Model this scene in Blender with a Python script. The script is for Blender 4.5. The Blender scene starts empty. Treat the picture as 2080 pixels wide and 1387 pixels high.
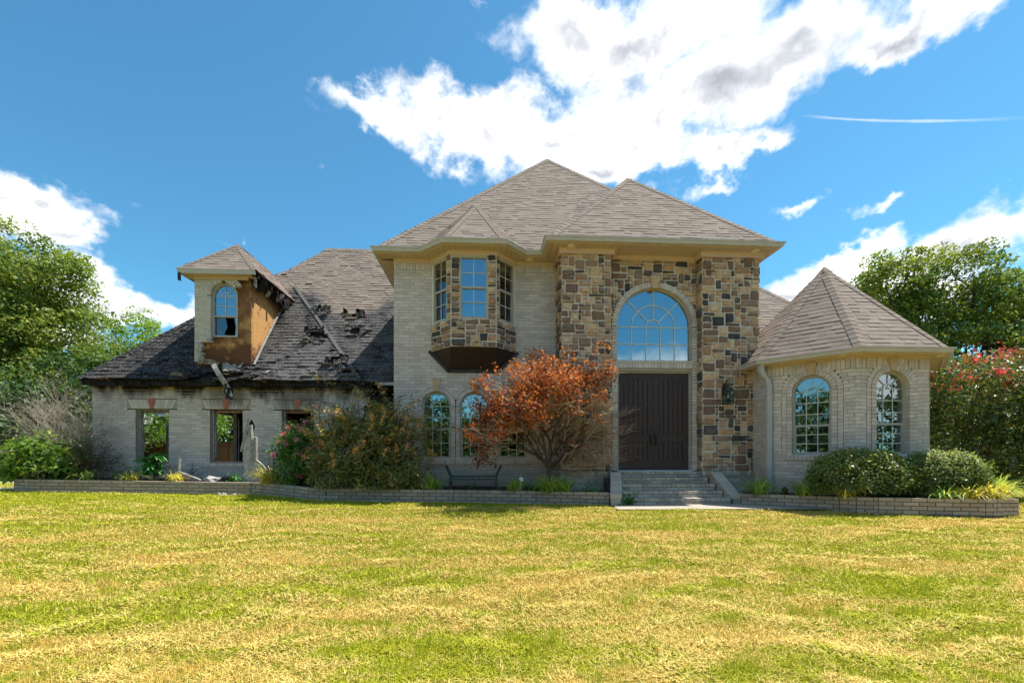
import bpy, bmesh, math, random
import numpy as np
from mathutils import Vector as V, Matrix

random.seed(7)
rng = np.random.default_rng(11)
R = math.radians
sc = bpy.context.scene
COL = sc.collection

# ------------------------------------------------------------------ camera, sky, sun, exposure
EYE = 0.94
cd = bpy.data.cameras.new('camera'); cam = bpy.data.objects.new('camera', cd); COL.objects.link(cam)
cam.location = (0, 0, EYE); cam.rotation_euler = (R(90), 0, R(-3.2))
cd.sensor_width = 36.0; cd.lens = 36.0 * 900 / 2080.0
cd.shift_y = (930 - 693.5) / 2080.0
cd.clip_start = 0.05; cd.clip_end = 3000
sc.camera = cam

SUN = V((0.45, 0.16, 1.0)).normalized()
sun_el = math.asin(SUN.z); sun_az = math.atan2(SUN.x, SUN.y)
sd = bpy.data.lights.new('sun', 'SUN'); sun = bpy.data.objects.new('sun', sd); COL.objects.link(sun)
sd.energy = 2.4; sd.angle = R(0.55); sd.color = (1.0, 0.95, 0.86)
sun.rotation_euler = SUN.to_track_quat('Z', 'Y').to_euler()

sc.view_settings.view_transform = 'Standard'; sc.view_settings.look = 'None'
sc.view_settings.gamma = 1.0; sc.view_settings.use_curve_mapping = False
sc.view_settings.exposure = 1.76
sc.cycles.use_denoising = True
sc.cycles.max_bounces = 7; sc.cycles.diffuse_bounces = 3; sc.cycles.glossy_bounces = 3
sc.cycles.transparent_max_bounces = 12; sc.cycles.transmission_bounces = 4
sc.cycles.use_adaptive_sampling = True; sc.cycles.adaptive_threshold = 0.02

# ------------------------------------------------------------------ node helpers
class NT:
    def __init__(s, nt):
        s.nt = nt; s.n = nt.nodes; s.l = nt.links
    def node(s, t, props=None, **inp):
        n = s.n.new(t)
        for k, v in (props or {}).items(): setattr(n, k, v)
        for k, v in inp.items(): s.set(n, k.replace('_', ' '), v)
        return n
    def set(s, n, key, v):
        sock = n.inputs[key] if not isinstance(key, str) or key in n.inputs else n.inputs[int(key)]
        if hasattr(v, 'is_output'): s.l.new(v, sock)
        else: sock.default_value = v
    def math(s, op, a, b=0.0, c=0.0, clamp=False):
        n = s.n.new('ShaderNodeMath'); n.operation = op; n.use_clamp = clamp
        for i, v in enumerate((a, b, c)):
            if hasattr(v, 'is_output'): s.l.new(v, n.inputs[i])
            else: n.inputs[i].default_value = v
        return n.outputs[0]
    def mapr(s, v, a, b, c=0.0, d=1.0, kind='SMOOTHSTEP'):
        n = s.n.new('ShaderNodeMapRange'); n.interpolation_type = kind; n.clamp = True
        s.l.new(v, n.inputs[0])
        for i, x in enumerate((a, b, c, d)):
            if hasattr(x, 'is_output'): s.l.new(x, n.inputs[i + 1])
            else: n.inputs[i + 1].default_value = x
        return n.outputs[0]
    def mix(s, f, a, b, blend='MIX'):
        n = s.n.new('ShaderNodeMix'); n.data_type = 'RGBA'; n.blend_type = blend
        for i, v in ((0, f), (6, a), (7, b)):
            if hasattr(v, 'is_output'): s.l.new(v, n.inputs[i])
            elif i == 0: n.inputs[0].default_value = v
            else: n.inputs[i].default_value = (*v[:3], 1)
        return n.outputs[2]
    def ramp(s, v, stops, interp='LINEAR'):
        n = s.n.new('ShaderNodeValToRGB'); cr = n.color_ramp; cr.interpolation = interp
        while len(cr.elements) < len(stops): cr.elements.new(0.5)
        for e, (p, c) in zip(cr.elements, stops):
            e.position = p; e.color = (*c, 1) if len(c) == 3 else c
        s.l.new(v, n.inputs[0]); return n.outputs[0]
    def noise(s, vec=None, scale=5., detail=4., rough=.55, dist=0., dims='3D'):
        n = s.n.new('ShaderNodeTexNoise'); n.noise_dimensions = dims
        if vec is not None: s.l.new(vec, n.inputs['Vector'])
        n.inputs['Scale'].default_value = scale; n.inputs['Detail'].default_value = detail
        n.inputs['Roughness'].default_value = rough; n.inputs['Distortion'].default_value = dist
        return n.outputs[0]
    def vscale(s, vec, xyz):
        n = s.n.new('ShaderNodeVectorMath'); n.operation = 'MULTIPLY'
        s.l.new(vec, n.inputs[0]); n.inputs[1].default_value = xyz; return n.outputs[0]
    def pos(s): return s.n.new('ShaderNodeNewGeometry').outputs['Position']
    def sep(s, vec):
        n = s.n.new('ShaderNodeSeparateXYZ'); s.l.new(vec, n.inputs[0]); return n.outputs
    def attr(s, name='rnd'):
        n = s.n.new('ShaderNodeAttribute'); n.attribute_name = name; return n.outputs['Fac']
    def bump(s, h, strength=.3, dist=.01):
        n = s.n.new('ShaderNodeBump'); n.inputs['Strength'].default_value = strength
        n.inputs['Distance'].default_value = dist; s.l.new(h, n.inputs['Height']); return n.outputs[0]

MATS = {}
def material(name, fn, rough=.8, spec=.3, metallic=0.0):
    m = bpy.data.materials.new(name); m.use_nodes = True
    t = NT(m.node_tree); b = t.n['Principled BSDF']
    b.inputs['Roughness'].default_value = rough
    b.inputs['Specular IOR Level'].default_value = spec
    b.inputs['Metallic'].default_value = metallic
    out = fn(t, b)
    if out is not None:
        if hasattr(out, 'is_output'): t.l.new(out, b.inputs['Base Color'])
        else: b.inputs['Base Color'].default_value = (*out, 1)
    MATS[name] = m; return m

# ------------------------------------------------------------------ world: Nishita sky with cumulus
def azel(px, py):
    u = (px - 1040) / 900; v = (930 - py) / 900
    a = R(3.2)
    x = math.sin(a) + u * math.cos(a); y = math.cos(a) - u * math.sin(a)
    return math.atan2(x, y), math.atan2(v, math.hypot(x, y))

def build_world():
    w = bpy.data.worlds.new('World'); sc.world = w; w.use_nodes = True
    t = NT(w.node_tree); bg = t.n['Background']
    sky = t.n.new('ShaderNodeTexSky'); sky.sky_type = 'NISHITA'; sky.sun_disc = False
    sky.sun_elevation = sun_el; sky.sun_rotation = sun_az
    sky.air_density = 1.0; sky.dust_density = 0.2; sky.ozone_density = 1.6; sky.altitude = 300
    d = t.n.new('ShaderNodeTexCoord').outputs['Generated']
    x, y, z = t.sep(d)
    az = t.math('ARCTAN2', x, y)
    el = t.math('ARCTAN2', z, t.math('SQRT', t.math('ADD', t.math('MULTIPLY', x, x), t.math('MULTIPLY', y, y))))
    # cloud bodies, each (az, el, half width, half height, tilt, weight)
    bodies = []
    def body(x0, y0, rx, ry, tilt=0., wgt=1.):
        a0, e0 = azel(x0, y0); a1, _ = azel(x0 + rx, y0); _, e1 = azel(x0, y0 - ry)
        bodies.append((a0, e0, abs(a1 - a0), abs(e1 - e0), tilt, wgt))
    body(1340, 215, 320, 150); body(1600, 110, 330, 125); body(1860, 45, 230, 75); body(1340, 60, 260, 110); body(1480, 180, 280, 130); body(1180, 85, 170, 115); body(1130, 270, 230, 95)
    body(960, 255, 210, 80); body(800, 240, 140, 48, 0, .85); body(1250, 325, 200, 60); body(1480, 300, 140, 45, 0, .9)
    body(1440, 372, 80, 26, 0, .6)
    body(20, 410, 170, 68); body(90, 475, 120, 50); body(130, 560, 130, 60); body(280, 610, 190, 52); body(-40, 600, 230, 110)
    body(1990, 475, 300, 90, .25); body(1760, 560, 260, 66, .25); body(2100, 420, 150, 70, .2); body(1650, 600, 170, 60, .1); body(1850, 590, 300, 90); body(1750, 520, 120, 30, .3, .8)
    body(2080, 190, 55, 70, 0, .9); body(548, 562, 60, 30, 0, .9); body(1620, 410, 60, 20, 0, .5); body(1760, 425, 55, 16, .3, .45)
    wv = t.vscale(d, (1.0, 1.0, 1.2))
    def warp(off, sc_, amp):
        n = t.n.new('ShaderNodeVectorMath'); n.operation = 'ADD'; t.l.new(wv, n.inputs[0]); n.inputs[1].default_value = off
        return t.math('MULTIPLY', t.math('SUBTRACT', t.noise(n.outputs[0], sc_, 6.0, .58), .5), amp)
    azw = t.math('ADD', az, warp((3.1, 0, 0), 8.0, .26)); elw = t.math('ADD', el, warp((0, 7.7, 0), 8.0, .20))
    tot = None
    for a0, e0, ra, re, tilt, wg in bodies:
        da = t.math('SUBTRACT', azw, a0); de = t.math('SUBTRACT', elw, e0)
        if tilt:
            de = t.math('SUBTRACT', de, t.math('MULTIPLY', da, tilt))
        q = t.math('ADD', t.math('POWER', t.math('DIVIDE', da, ra), 2.0), t.math('POWER', t.math('DIVIDE', de, re), 2.0))
        g = t.math('MULTIPLY', t.math('SUBTRACT', 1.06, t.math('SQRT', q), clamp=False), 1.9 * wg)
        tot = g if tot is None else t.math('SMOOTH_MAX', tot, g, 0.25)
    # the rest of the sky: fair-weather clouds, cover out of view raised as fill light
    vec = t.vscale(d, (1.0, 1.0, 1.35))
    low = t.noise(vec, 2.1, 2.0, .5)
    rest = t.math('MULTIPLY', t.math('SUBTRACT', low, .48), 5.0)
    inview = t.mapr(t.math('ABSOLUTE', t.math('SUBTRACT', az, 0.05)), .95, 1.25, -3.0, 0.0)
    above = t.mapr(el, .75, .95, 0.0, 3.0)
    rest = t.math('ADD', rest, t.math('MINIMUM', t.math('ADD', inview, above), 0.0))
    back = t.math('MULTIPLY', t.mapr(t.math('ABSOLUTE', az), 2.3, 2.75), t.math('MULTIPLY', t.mapr(el, .2, .28), t.mapr(el, .62, .8, 1.0, 0.0)))
    rest = t.math('SUBTRACT', rest, t.math('MULTIPLY', back, 1.6))
    cover = t.math('MAXIMUM', tot, rest)
    fb = t.noise(vec, 6.5, 9.0, .60, .12)
    fine = t.noise(vec, 24.0, 6.0, .62, .2)
    dens = t.math('ADD', cover, t.math('ADD', t.math('MULTIPLY', t.math('SUBTRACT', fb, .5), 2.6),
                                       t.math('MULTIPLY', t.math('SUBTRACT', fine, .5), .9)))
    alpha = t.mapr(dens, .0, 1.25)
    # thin veil wisps
    wis = t.noise(t.vscale(d, (1.0, 1.0, 3.0)), 9.0, 6.0, .6, .8)
    alpha = t.math('MAXIMUM', alpha, t.mapr(wis, .66, .86, 0.0, .45))
    # contrail
    a0, e0 = azel(1640, 236); a1, e1 = azel(2070, 240)
    ct = t.math('ABSOLUTE', t.math('SUBTRACT', t.math('SUBTRACT', el, e0), t.math('MULTIPLY', t.math('SUBTRACT', az, a0), (e1 - e0) / (a1 - a0))))
    ct = t.math('ADD', ct, t.math('MULTIPLY', t.math('SUBTRACT', t.noise(d, 30., 3.), .5), .004))
    trail = t.math('MULTIPLY', t.mapr(ct, .0006, .0026, .32, 0.0), t.math('MULTIPLY', t.mapr(az, a0 - .02, a0 + .05), t.mapr(az, a1 - .1, a1 + .03, 1.0, 0.0)))
    alpha = t.math('MAXIMUM', alpha, trail)
    # thick middles read grey, thin and sun-side edges white
    up = t.n.new('ShaderNodeVectorMath'); up.operation = 'ADD'
    t.l.new(vec, up.inputs[0]); up.inputs[1].default_value = tuple(SUN * .05)
    fb2 = t.noise(up.outputs[0], 6.5, 9.0, .60, .12)
    lit = t.math('SUBTRACT', fb, fb2)
    mid = t.noise(vec, 3.6, 4.0, .55, .1)
    shade = t.math('ADD', t.math('ADD', t.mapr(dens, .8, 2.4, 0.0, .85), t.math('MULTIPLY', t.math('SUBTRACT', mid, .5), .8)), t.math('MULTIPLY', lit, -2.4))
    ccol = t.ramp(shade, [(0.0, (1., 1., 1.)), (.3, (.80, .805, .815)), (.65, (.53, .55, .585)), (1., (.36, .38, .42))])
    cm = t.n.new('ShaderNodeMix'); cm.data_type = 'RGBA'; cm.blend_type = 'MULTIPLY'; cm.inputs[0].default_value = 1
    t.l.new(ccol, cm.inputs[6]); cm.inputs[7].default_value = (CLOUD, CLOUD, CLOUD * 1.01, 1)
    tint = t.mix(1.0, sky.outputs[0], SKYTINT, 'MULTIPLY')
    col = t.mix(alpha, tint, cm.outputs[2])
    t.l.new(col, bg.inputs['Color']); bg.inputs['Strength'].default_value = SKYSTR
CLOUD = 3.6; SKYTINT = (.215, .44, .465); SKYSTR = 0.12
build_world(); sc.world.cycles.sampling_method = 'MANUAL'; sc.world.cycles.sample_map_resolution = 512

# ------------------------------------------------------------------ materials
def m_brick(name, c0, c1, c2, soot=False, coarse=1.0):
    def f(t, b):
        p = t.pos(); r = t.attr()
        col = t.ramp(r, [(0, c0), (.5, c1), (1, c2)])
        n1 = t.noise(p, 60 * coarse, 4, .6); n2 = t.noise(p, 1.3, 3, .6)
        col = t.mix(t.mapr(n1, .3, .75, 0, .3), col, (.28, .24, .19))
        col = t.mix(t.mapr(n2, .35, .75, 0, .22), col, (.38, .32, .25))
        if soot:
            x, y, z = t.sep(p); g3 = t.noise(t.vscale(p, (1.2, 1.2, .45)), 1.1, 5, .65)
            col = t.mix(t.mapr(g3, .5, .72, 0, .28), col, (.27, .235, .20))
            col = t.mix(t.math('MULTIPLY', t.mapr(t.math('ADD', z, t.math('MULTIPLY', g3, .5)), .45, 1.0, .4, 0.), 1.0), col, (.22, .18, .14))
            x, y, z = t.sep(p)
            st = t.noise(t.vscale(p, (1.6, 1.0, .6)), 2.0, 5, .62)
            zz = t.math('ADD', z, t.math('MULTIPLY', t.math('SUBTRACT', st, .5), 1.1))
            m = t.math('MULTIPLY', t.mapr(zz, 2.36, 2.80), t.mapr(x, -3.0, -2.6, 1.0, 0.0))
            # streaks over the three burnt-out windows
            for xc in (-6.65, -4.87):
                dx = t.math('ABSOLUTE', t.math('SUBTRACT', x, xc))
                m2 = t.math('MULTIPLY', t.mapr(dx, .3, .8, .8, 0.0), t.mapr(zz, 2.0, 2.45, 0., .8))
                m = t.math('MAXIMUM', m, m2)
            col = t.mix(m, col, (.018, .017, .016))
        t.l.new(t.bump(n1, .5, .004), b.inputs['Normal'])
        return col
    return material(name, f, .92, .15)
m_brick('brick', (.55, .475, .425), (.655, .575, .52), (.74, .66, .605), soot=True)
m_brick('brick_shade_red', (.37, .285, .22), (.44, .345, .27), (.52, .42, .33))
m_brick('step_brick', (.34, .295, .24), (.45, .395, .325), (.56, .50, .42))
m_brick('dormer_brick', (.50, .47, .40), (.58, .54, .46), (.64, .60, .52))

def m_plain(name, c, rough=.7, spec=.3, n=.25, scale=30, metallic=0., dark=.5, bump=.15):
    def f(t, b):
        p = t.pos(); k = t.noise(p, scale, 5, .6)
        t.l.new(t.bump(k, bump, .004), b.inputs['Normal'])
        return t.mix(t.mapr(k, .35, .75, 0, n), c, tuple(x * dark for x in c))
    return material(name, f, rough, spec, metallic)
m_plain('mortar', (.40, .355, .30), .95, .1)
m_plain('mortar_dark', (.13, .115, .10), .95, .1)
m_plain('stone_mortar', (.68, .62, .52), .95, .1)
m_plain('trim', (.64, .505, .44), .6, .3, .2, 12, dark=.75)
m_plain('soffit', (.54, .435, .37), .6, .3, .25, 10, dark=.7)
m_plain('gutter_metal', (.50, .475, .455), .45, .4, .3, 6, dark=.7)
m_plain('window_frame', (.40, .385, .34), .5, .4, .2, 8, dark=.8)
m_plain('muntin', (.62, .62, .52), .5, .4, .1, 8)
m_plain('keystone', (.56, .40, .26), .85, .2, .5, 25, dark=.65)
m_plain('red_keystone', (.42, .17, .12), .85, .2, .6, 25, dark=.45)
m_plain('dark_iron', (.02, .02, .02), .45, .5)
m_plain('bench_green', (.012, .06, .058), .45, .5, .5, 40)
m_plain('concrete', (.42, .36, .29), .9, .2, .4, 9, dark=.7)
m_plain('white_debris', (.50, .475, .43), .9, .2, .8, 12, dark=.35, bump=.9)
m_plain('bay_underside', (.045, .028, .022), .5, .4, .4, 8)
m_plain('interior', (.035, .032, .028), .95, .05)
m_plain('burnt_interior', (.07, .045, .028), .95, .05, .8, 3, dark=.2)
m_plain('pale_board', (.36, .34, .31), .8, .2, .8, 14, dark=.35)
m_plain('ash_cap', (.17, .165, .16), .9, .1, .7, 20, dark=.4)
m_plain('pink_sill', (.58, .28, .26), .8, .2, .5, 25, dark=.6)
m_plain('door_light', (.75, .74, .70), .4, .5, .2)
m_plain('lamp_lens', (.80, .72, .55), .4, .5, .1)
m_plain('net_white', (.8, .8, .8), .8, .2)
m_plain('red_rim', (.05, .04, .04), .5, .4)
m_plain('hoop_blue', (.30, .42, .48), .4, .5)

def f_char(t, b):
    p = t.pos(); k = t.noise(p, 22, 6, .7); g = t.noise(p, 5, 5, .6)
    t.l.new(t.bump(k, .8, .02), b.inputs['Normal'])
    c = t.mix(t.mapr(g, .5, .75), (.012, .011, .011), (.05, .043, .038))
    return t.mix(t.mapr(k, .66, .8, 0, .7), c, (.32, .31, .29))
material('char', f_char, .8, .25)
def f_scorch(t, b):
    p = t.pos(); k = t.noise(p, 14, 6, .7)
    return t.mix(t.mapr(k, .35, .65), (.05, .028, .018), (.36, .25, .15))
material('scorched_board', f_scorch, .85, .2)

def f_osb(t, b):
    p = t.pos(); x, y, z = t.sep(p)
    k = t.noise(t.vscale(p, (14, 14, 40)), 1.0, 5, .7)
    big = t.noise(p, 3.2, 5, .6)
    c = t.ramp(k, [(.3, (.36, .17, .055)), (.5, (.52, .28, .10)), (.7, (.62, .38, .17))])
    wet = t.math('ADD', t.mapr(z, 3.3, 4.4, .75, 0.), t.math('MULTIPLY', t.math('SUBTRACT', big, .5), 1.8))
    c = t.mix(t.mapr(wet, .1, .6), c, (.085, .035, .018))
    c = t.mix(t.mapr(t.math('ADD', z, t.math('MULTIPLY', t.math('SUBTRACT', big, .5), .9)), 4.9, 5.6, 0., .85), c, (.03, .018, .012))  # darker towards the top: painted eave shadow together with charring
    front = t.mapr(y, 11.76, 11.9, .85, 0.)
    c = t.mix(t.math('MULTIPLY', front, t.mapr(big, .3, .6)), c, (.16, .07, .035))
    t.l.new(t.bump(k, .4, .004), b.inputs['Normal'])
    return c
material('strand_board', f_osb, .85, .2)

def m_stone():
    def f(t, b):
        p = t.pos(); r = t.attr()
        c = t.ramp(r, [(0, (.11, .10, .10)), (.11, (.065, .062, .068)), (.18, (.23, .15, .115)), (.30, (.36, .245, .18)),
                       (.42, (.26, .165, .115)), (.52, (.52, .365, .25)), (.62, (.46, .27, .165)), (.72, (.68, .47, .29)),
                       (.85, (.74, .54, .35)), (.93, (.60, .37, .21)), (1., (.72, .56, .40))], 'CONSTANT')
        n3 = t.noise(p, 3.5, 4, .6); c = t.mix(t.mapr(n3, .5, .75, 0, .35), c, (.24, .16, .12)); c = t.mix(t.mapr(n3, .25, .45, .4, 0), c, (.58, .34, .19))
        n = t.noise(p, 9, 6, .65, .6); n2 = t.noise(p, 45, 5, .65)
        c = t.mix(t.mapr(n, .46, .74, 0, .6), c, (.17, .13, .105))
        c = t.mix(t.mapr(n, .22, .42, .45, 0), c, (.52, .40, .27))
        h = t.math('ADD', n, t.math('MULTIPLY', n2, .5))
        t.l.new(t.bump(h, 1.0, .045), b.inputs['Normal'])
        return c
    return material('stone', f, .85, .2)
m_stone()

def m_shingle(name, burnt):
    def f(t, b):
        p = t.pos(); r = t.attr()
        c = t.ramp(r, [(0, (.20, .158, .13)), (.3, (.225, .18, .148)), (.6, (.25, .20, .163)), (.9, (.275, .22, .178)), (1, (.22, .185, .155))])
        n = t.noise(p, 160, 3, .7); n2 = t.noise(p, .7, 4, .6)
        c = t.mix(t.mapr(n, .4, .7, 0, .4), c, (.18, .14, .11))
        c = t.mix(t.mapr(n2, .4, .7, 0, .25), c, (.27, .22, .18))
        if burnt:
            x, y, z = t.sep(p)
            k = t.noise(p, 1.5, 6, .6); ash = t.noise(t.vscale(p, (9, 9, 16)), 2.0, 6, .75)
            zb = t.math('ADD', 4.95, t.math('MULTIPLY', t.math('ABSOLUTE', t.math('ADD', x, 4.05)), .95))
            zb = t.math('ADD', t.math('MINIMUM', zb, 6.25), t.math('MULTIPLY', t.math('SUBTRACT', k, .5), 1.6))
            m = t.mapr(t.math('SUBTRACT', zb, z), -.25, .45)
            coal = t.mix(r, (.016, .015, .016), (.06, .056, .056))
            grey = t.math('MULTIPLY', t.mapr(x, -6.2, -5.4), t.mapr(t.noise(p, 2.2, 4, .6), .3, .7)); coal = t.mix(t.math('MULTIPLY', grey, .8), coal, (.13, .12, .115))
            coal = t.mix(t.mapr(ash, .53, .70, 0, .85), coal, (.42, .41, .40))
            c = t.mix(m, c, coal)
        t.l.new(t.bump(n, .6, .004), b.inputs['Normal'])
        return c
    return material(name, f, .92, .12)
m_shingle('shingle', False); m_shingle('burnt_shingle', True)

def m_glass(name, refl, tint):
    m = bpy.data.materials.new(name); m.use_nodes = True; t = NT(m.node_tree)
    for n in list(t.n):
        if n.type == 'BSDF_PRINCIPLED': t.n.remove(n)
    out = t.n['Material Output']
    g = t.node('ShaderNodeBsdfGlossy'); g.inputs['Color'].default_value = (*tint, 1); g.inputs['Roughness'].default_value = .012
    k = t.noise(t.pos(), 1.7, 2, .5); t.l.new(t.bump(k, .025, .05), g.inputs['Normal'])
    tr = t.node('ShaderNodeBsdfTransparent'); tr.inputs['Color'].default_value = (.55, .60, .58, 1)
    mx = t.n.new('ShaderNodeMixShader'); mx.inputs[0].default_value = refl
    t.l.new(tr.outputs[0], mx.inputs[1]); t.l.new(g.outputs[0], mx.inputs[2]); t.l.new(mx.outputs[0], out.inputs['Surface'])
    MATS[name] = m
m_glass('glass', .42, (.72, .92, 1.0))
m_glass('glass_low', .30, (.85, .95, 1.0))
m_glass('glass_dim', .16, (.95, .97, 1.0))

def f_door(t, b):
    p = t.pos(); k = t.noise(t.vscale(p, (30, 30, 2.2)), 2.0, 6, .65)
    t.l.new(t.bump(k, .25, .003), b.inputs['Normal'])
    return t.mix(t.mapr(k, .3, .7), (.042, .025, .023), (.066, .043, .038))
material('door_wood', f_door, .5, .35)
def f_fence(t, b):
    p = t.pos(); k = t.noise(t.vscale(p, (20, 20, 2)), 1.5, 5, .65); r = t.attr()
    c = t.mix(r, (.11, .06, .04), (.20, .115, .07))
    return t.mix(t.mapr(k, .35, .7, 0, .6), c, (.055, .035, .025))
material('fence_wood', f_fence, .9, .15)
def f_bark(t, b):
    p = t.pos(); k = t.noise(t.vscale(p, (12, 12, 4)), 2, 5, .65)
    t.l.new(t.bump(k, .8, .02), b.inputs['Normal'])
    return t.mix(t.mapr(k, .3, .7), (.055, .042, .033), (.16, .125, .10))
material('bark', f_bark, .95, .1)
m_plain('twig', (.46, .36, .25), .9, .15, .6, 20, dark=.5)
m_plain('dark_twig', (.115, .085, .075), .9, .15, .6, 20, dark=.5)
m_plain('grey_twig', (.42, .36, .30), .9, .15, .6, 20, dark=.5)

def m_leaf(name, cols, trans=.35, rough=.5, spec=.35, patch=None):
    """two-sided leaf: diffuse + translucency, colour varies leaf by leaf"""
    m = bpy.data.materials.new(name); m.use_nodes = True; t = NT(m.node_tree)
    b = t.n['Principled BSDF']; out = t.n['Material Output']
    r = t.attr(); n = len(cols)
    col = t.ramp(r, [(i / (n - 1), c) for i, c in enumerate(cols)])
    if patch:
        k = t.noise(t.pos(), patch[0], 3, .6)
        col = t.mix(t.mapr(k, patch[1], patch[2], 0, patch[4]), col, patch[3])
    t.l.new(col, b.inputs['Base Color']); b.inputs['Roughness'].default_value = rough
    b.inputs['Specular IOR Level'].default_value = spec
    tl = t.node('ShaderNodeBsdfTranslucent')
    sat = t.mix(1.0, col, (1.5, 1.45, .8), 'MULTIPLY'); t.l.new(sat, tl.inputs['Color'])
    mx = t.n.new('ShaderNodeMixShader'); mx.inputs[0].default_value = trans
    t.l.new(b.outputs[0], mx.inputs[1]); t.l.new(tl.outputs[0], mx.inputs[2]); t.l.new(mx.outputs[0], out.inputs['Surface'])
    MATS[name] = m
m_leaf('oak_leaf', [(.075, .13, .028), (.125, .205, .035), (.21, .29, .05), (.34, .37, .06)], .38, patch=(.35, .45, .7, (.26, .28, .045), .6))
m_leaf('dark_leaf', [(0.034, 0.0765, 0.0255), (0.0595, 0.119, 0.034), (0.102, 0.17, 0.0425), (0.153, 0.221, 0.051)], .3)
m_leaf('shrub_leaf', [(0.0675, 0.149, 0.0203), (0.135, 0.257, 0.027), (0.23, 0.351, 0.0405), (0.351, 0.405, 0.0675)], .4)
m_leaf('box_leaf', [(.05, .10, .03), (.12, .19, .05), (.24, .29, .075), (.42, .42, .13)], .3, .45)
m_leaf('crape_leaf', [(.05, .10, .03), (.08, .14, .035), (.13, .19, .04), (.20, .13, .05), (.27, .27, .06)], .3, .4)
m_leaf('loro_leaf', [(.10, .16, .05), (.19, .27, .06), (.20, .15, .09), (.34, .37, .10), (.48, .31, .17)], .32)
m_leaf('tip_leaf', [(.62, .34, .16), (.72, .46, .16), (.66, .38, .26), (.52, .46, .14)], .4)
m_leaf('rose_leaf', [(0.048, 0.128, 0.032), (0.08, 0.192, 0.0448), (0.144, 0.272, 0.048), (0.32, 0.384, 0.08)], .35)
m_leaf('dead_leaf', [(.21, .055, .025), (.36, .10, .035), (.52, .18, .055), (.64, .29, .10)], .35, .6, .2)
m_leaf('blade', [(.14, .30, .04), (.24, .42, .06), (.40, .55, .10), (.58, .62, .20)], .35)
m_leaf('yellow_blade', [(.40, .42, .06), (.58, .54, .08), (.68, .60, .14), (.62, .55, .22)], .4)
m_leaf('broad_leaf', [(0.035, 0.154, 0.028), (0.056, 0.224, 0.042), (0.084, 0.28, 0.049), (0.14, 0.336, 0.07)], .35, .4)
m_leaf('pink_flower', [(.70, .14, .30), (.80, .24, .42), (.85, .42, .55)], .3)
m_leaf('red_flower', [(.68, .04, .10), (.78, .08, .13), (.80, .16, .16)], .3)
m_leaf('bract', [(.10, .09, .02), (.15, .16, .02), (.24, .25, .04)], .35)

def lawn_colour(t):
    p = t.pos()
    a = t.noise(t.vscale(p, (.42, 1.9, 0.)), 1.0, 6, .66, .6)
    c = t.noise(t.vscale(p, (1., 1., 0.)), 5.5, 4, .65)
    m = t.math('ADD', a, t.math('MULTIPLY', t.math('SUBTRACT', c, .5), .55))
    x, y, z = t.sep(p)
    near = t.mapr(y, 7.2, 9.6, 0., .16)
    m = t.math('SUBTRACT', m, near)
    return t.mapr(m, .29, .73)
def m_lawn():
    def f(t, b):
        p = t.pos(); m = lawn_colour(t)
        c = t.mix(m, (.17, .17, .015), (.36, .23, .07))
        n = t.noise(p, 55, 4, .7)
        c = t.mix(t.mapr(n, .45, .75, 0, .6), c, (.20, .14, .05))
        t.l.new(t.bump(n, 1.0, .03), b.inputs['Normal'])
        return c
    material('lawn_ground', f, .95, .05)
    m = bpy.data.materials.new('grass_blade'); m.use_nodes = True; t = NT(m.node_tree)
    b = t.n['Principled BSDF']; out = t.n['Material Output']
    r = t.attr(); mm = t.math('ADD', lawn_colour(t), t.math('MULTIPLY', t.math('SUBTRACT', r, .5), .75))
    gc = t.ramp(r, [(0, (.24, .32, .02)), (.5, (.46, .48, .025)), (1, (.62, .58, .06))])
    yc = t.ramp(r, [(0, (.54, .36, .075)), (.5, (.79, .58, .14)), (1, (.87, .72, .27))])
    col = t.mix(t.mapr(mm, .3, .7), gc, yc)
    t.l.new(col, b.inputs['Base Color']); b.inputs['Roughness'].default_value = .7; b.inputs['Specular IOR Level'].default_value = .15
    tl = t.node('ShaderNodeBsdfTranslucent'); t.l.new(col, tl.inputs['Color'])
    mx = t.n.new('ShaderNodeMixShader'); mx.inputs[0].default_value = .35
    t.l.new(b.outputs[0], mx.inputs[1]); t.l.new(tl.outputs[0], mx.inputs[2]); t.l.new(mx.outputs[0], out.inputs['Surface'])
    MATS['grass_blade'] = m
m_lawn()
def f_soil(t, b):
    p = t.pos(); n = t.noise(p, 30, 6, .7); n2 = t.noise(p, 3, 4, .6)
    t.l.new(t.bump(n, 1., .05), b.inputs['Normal'])
    return t.mix(t.mapr(n, .3, .75), (.05, .036, .026), (.22, .165, .12))
material('soil', f_soil, .95, .05)

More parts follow.
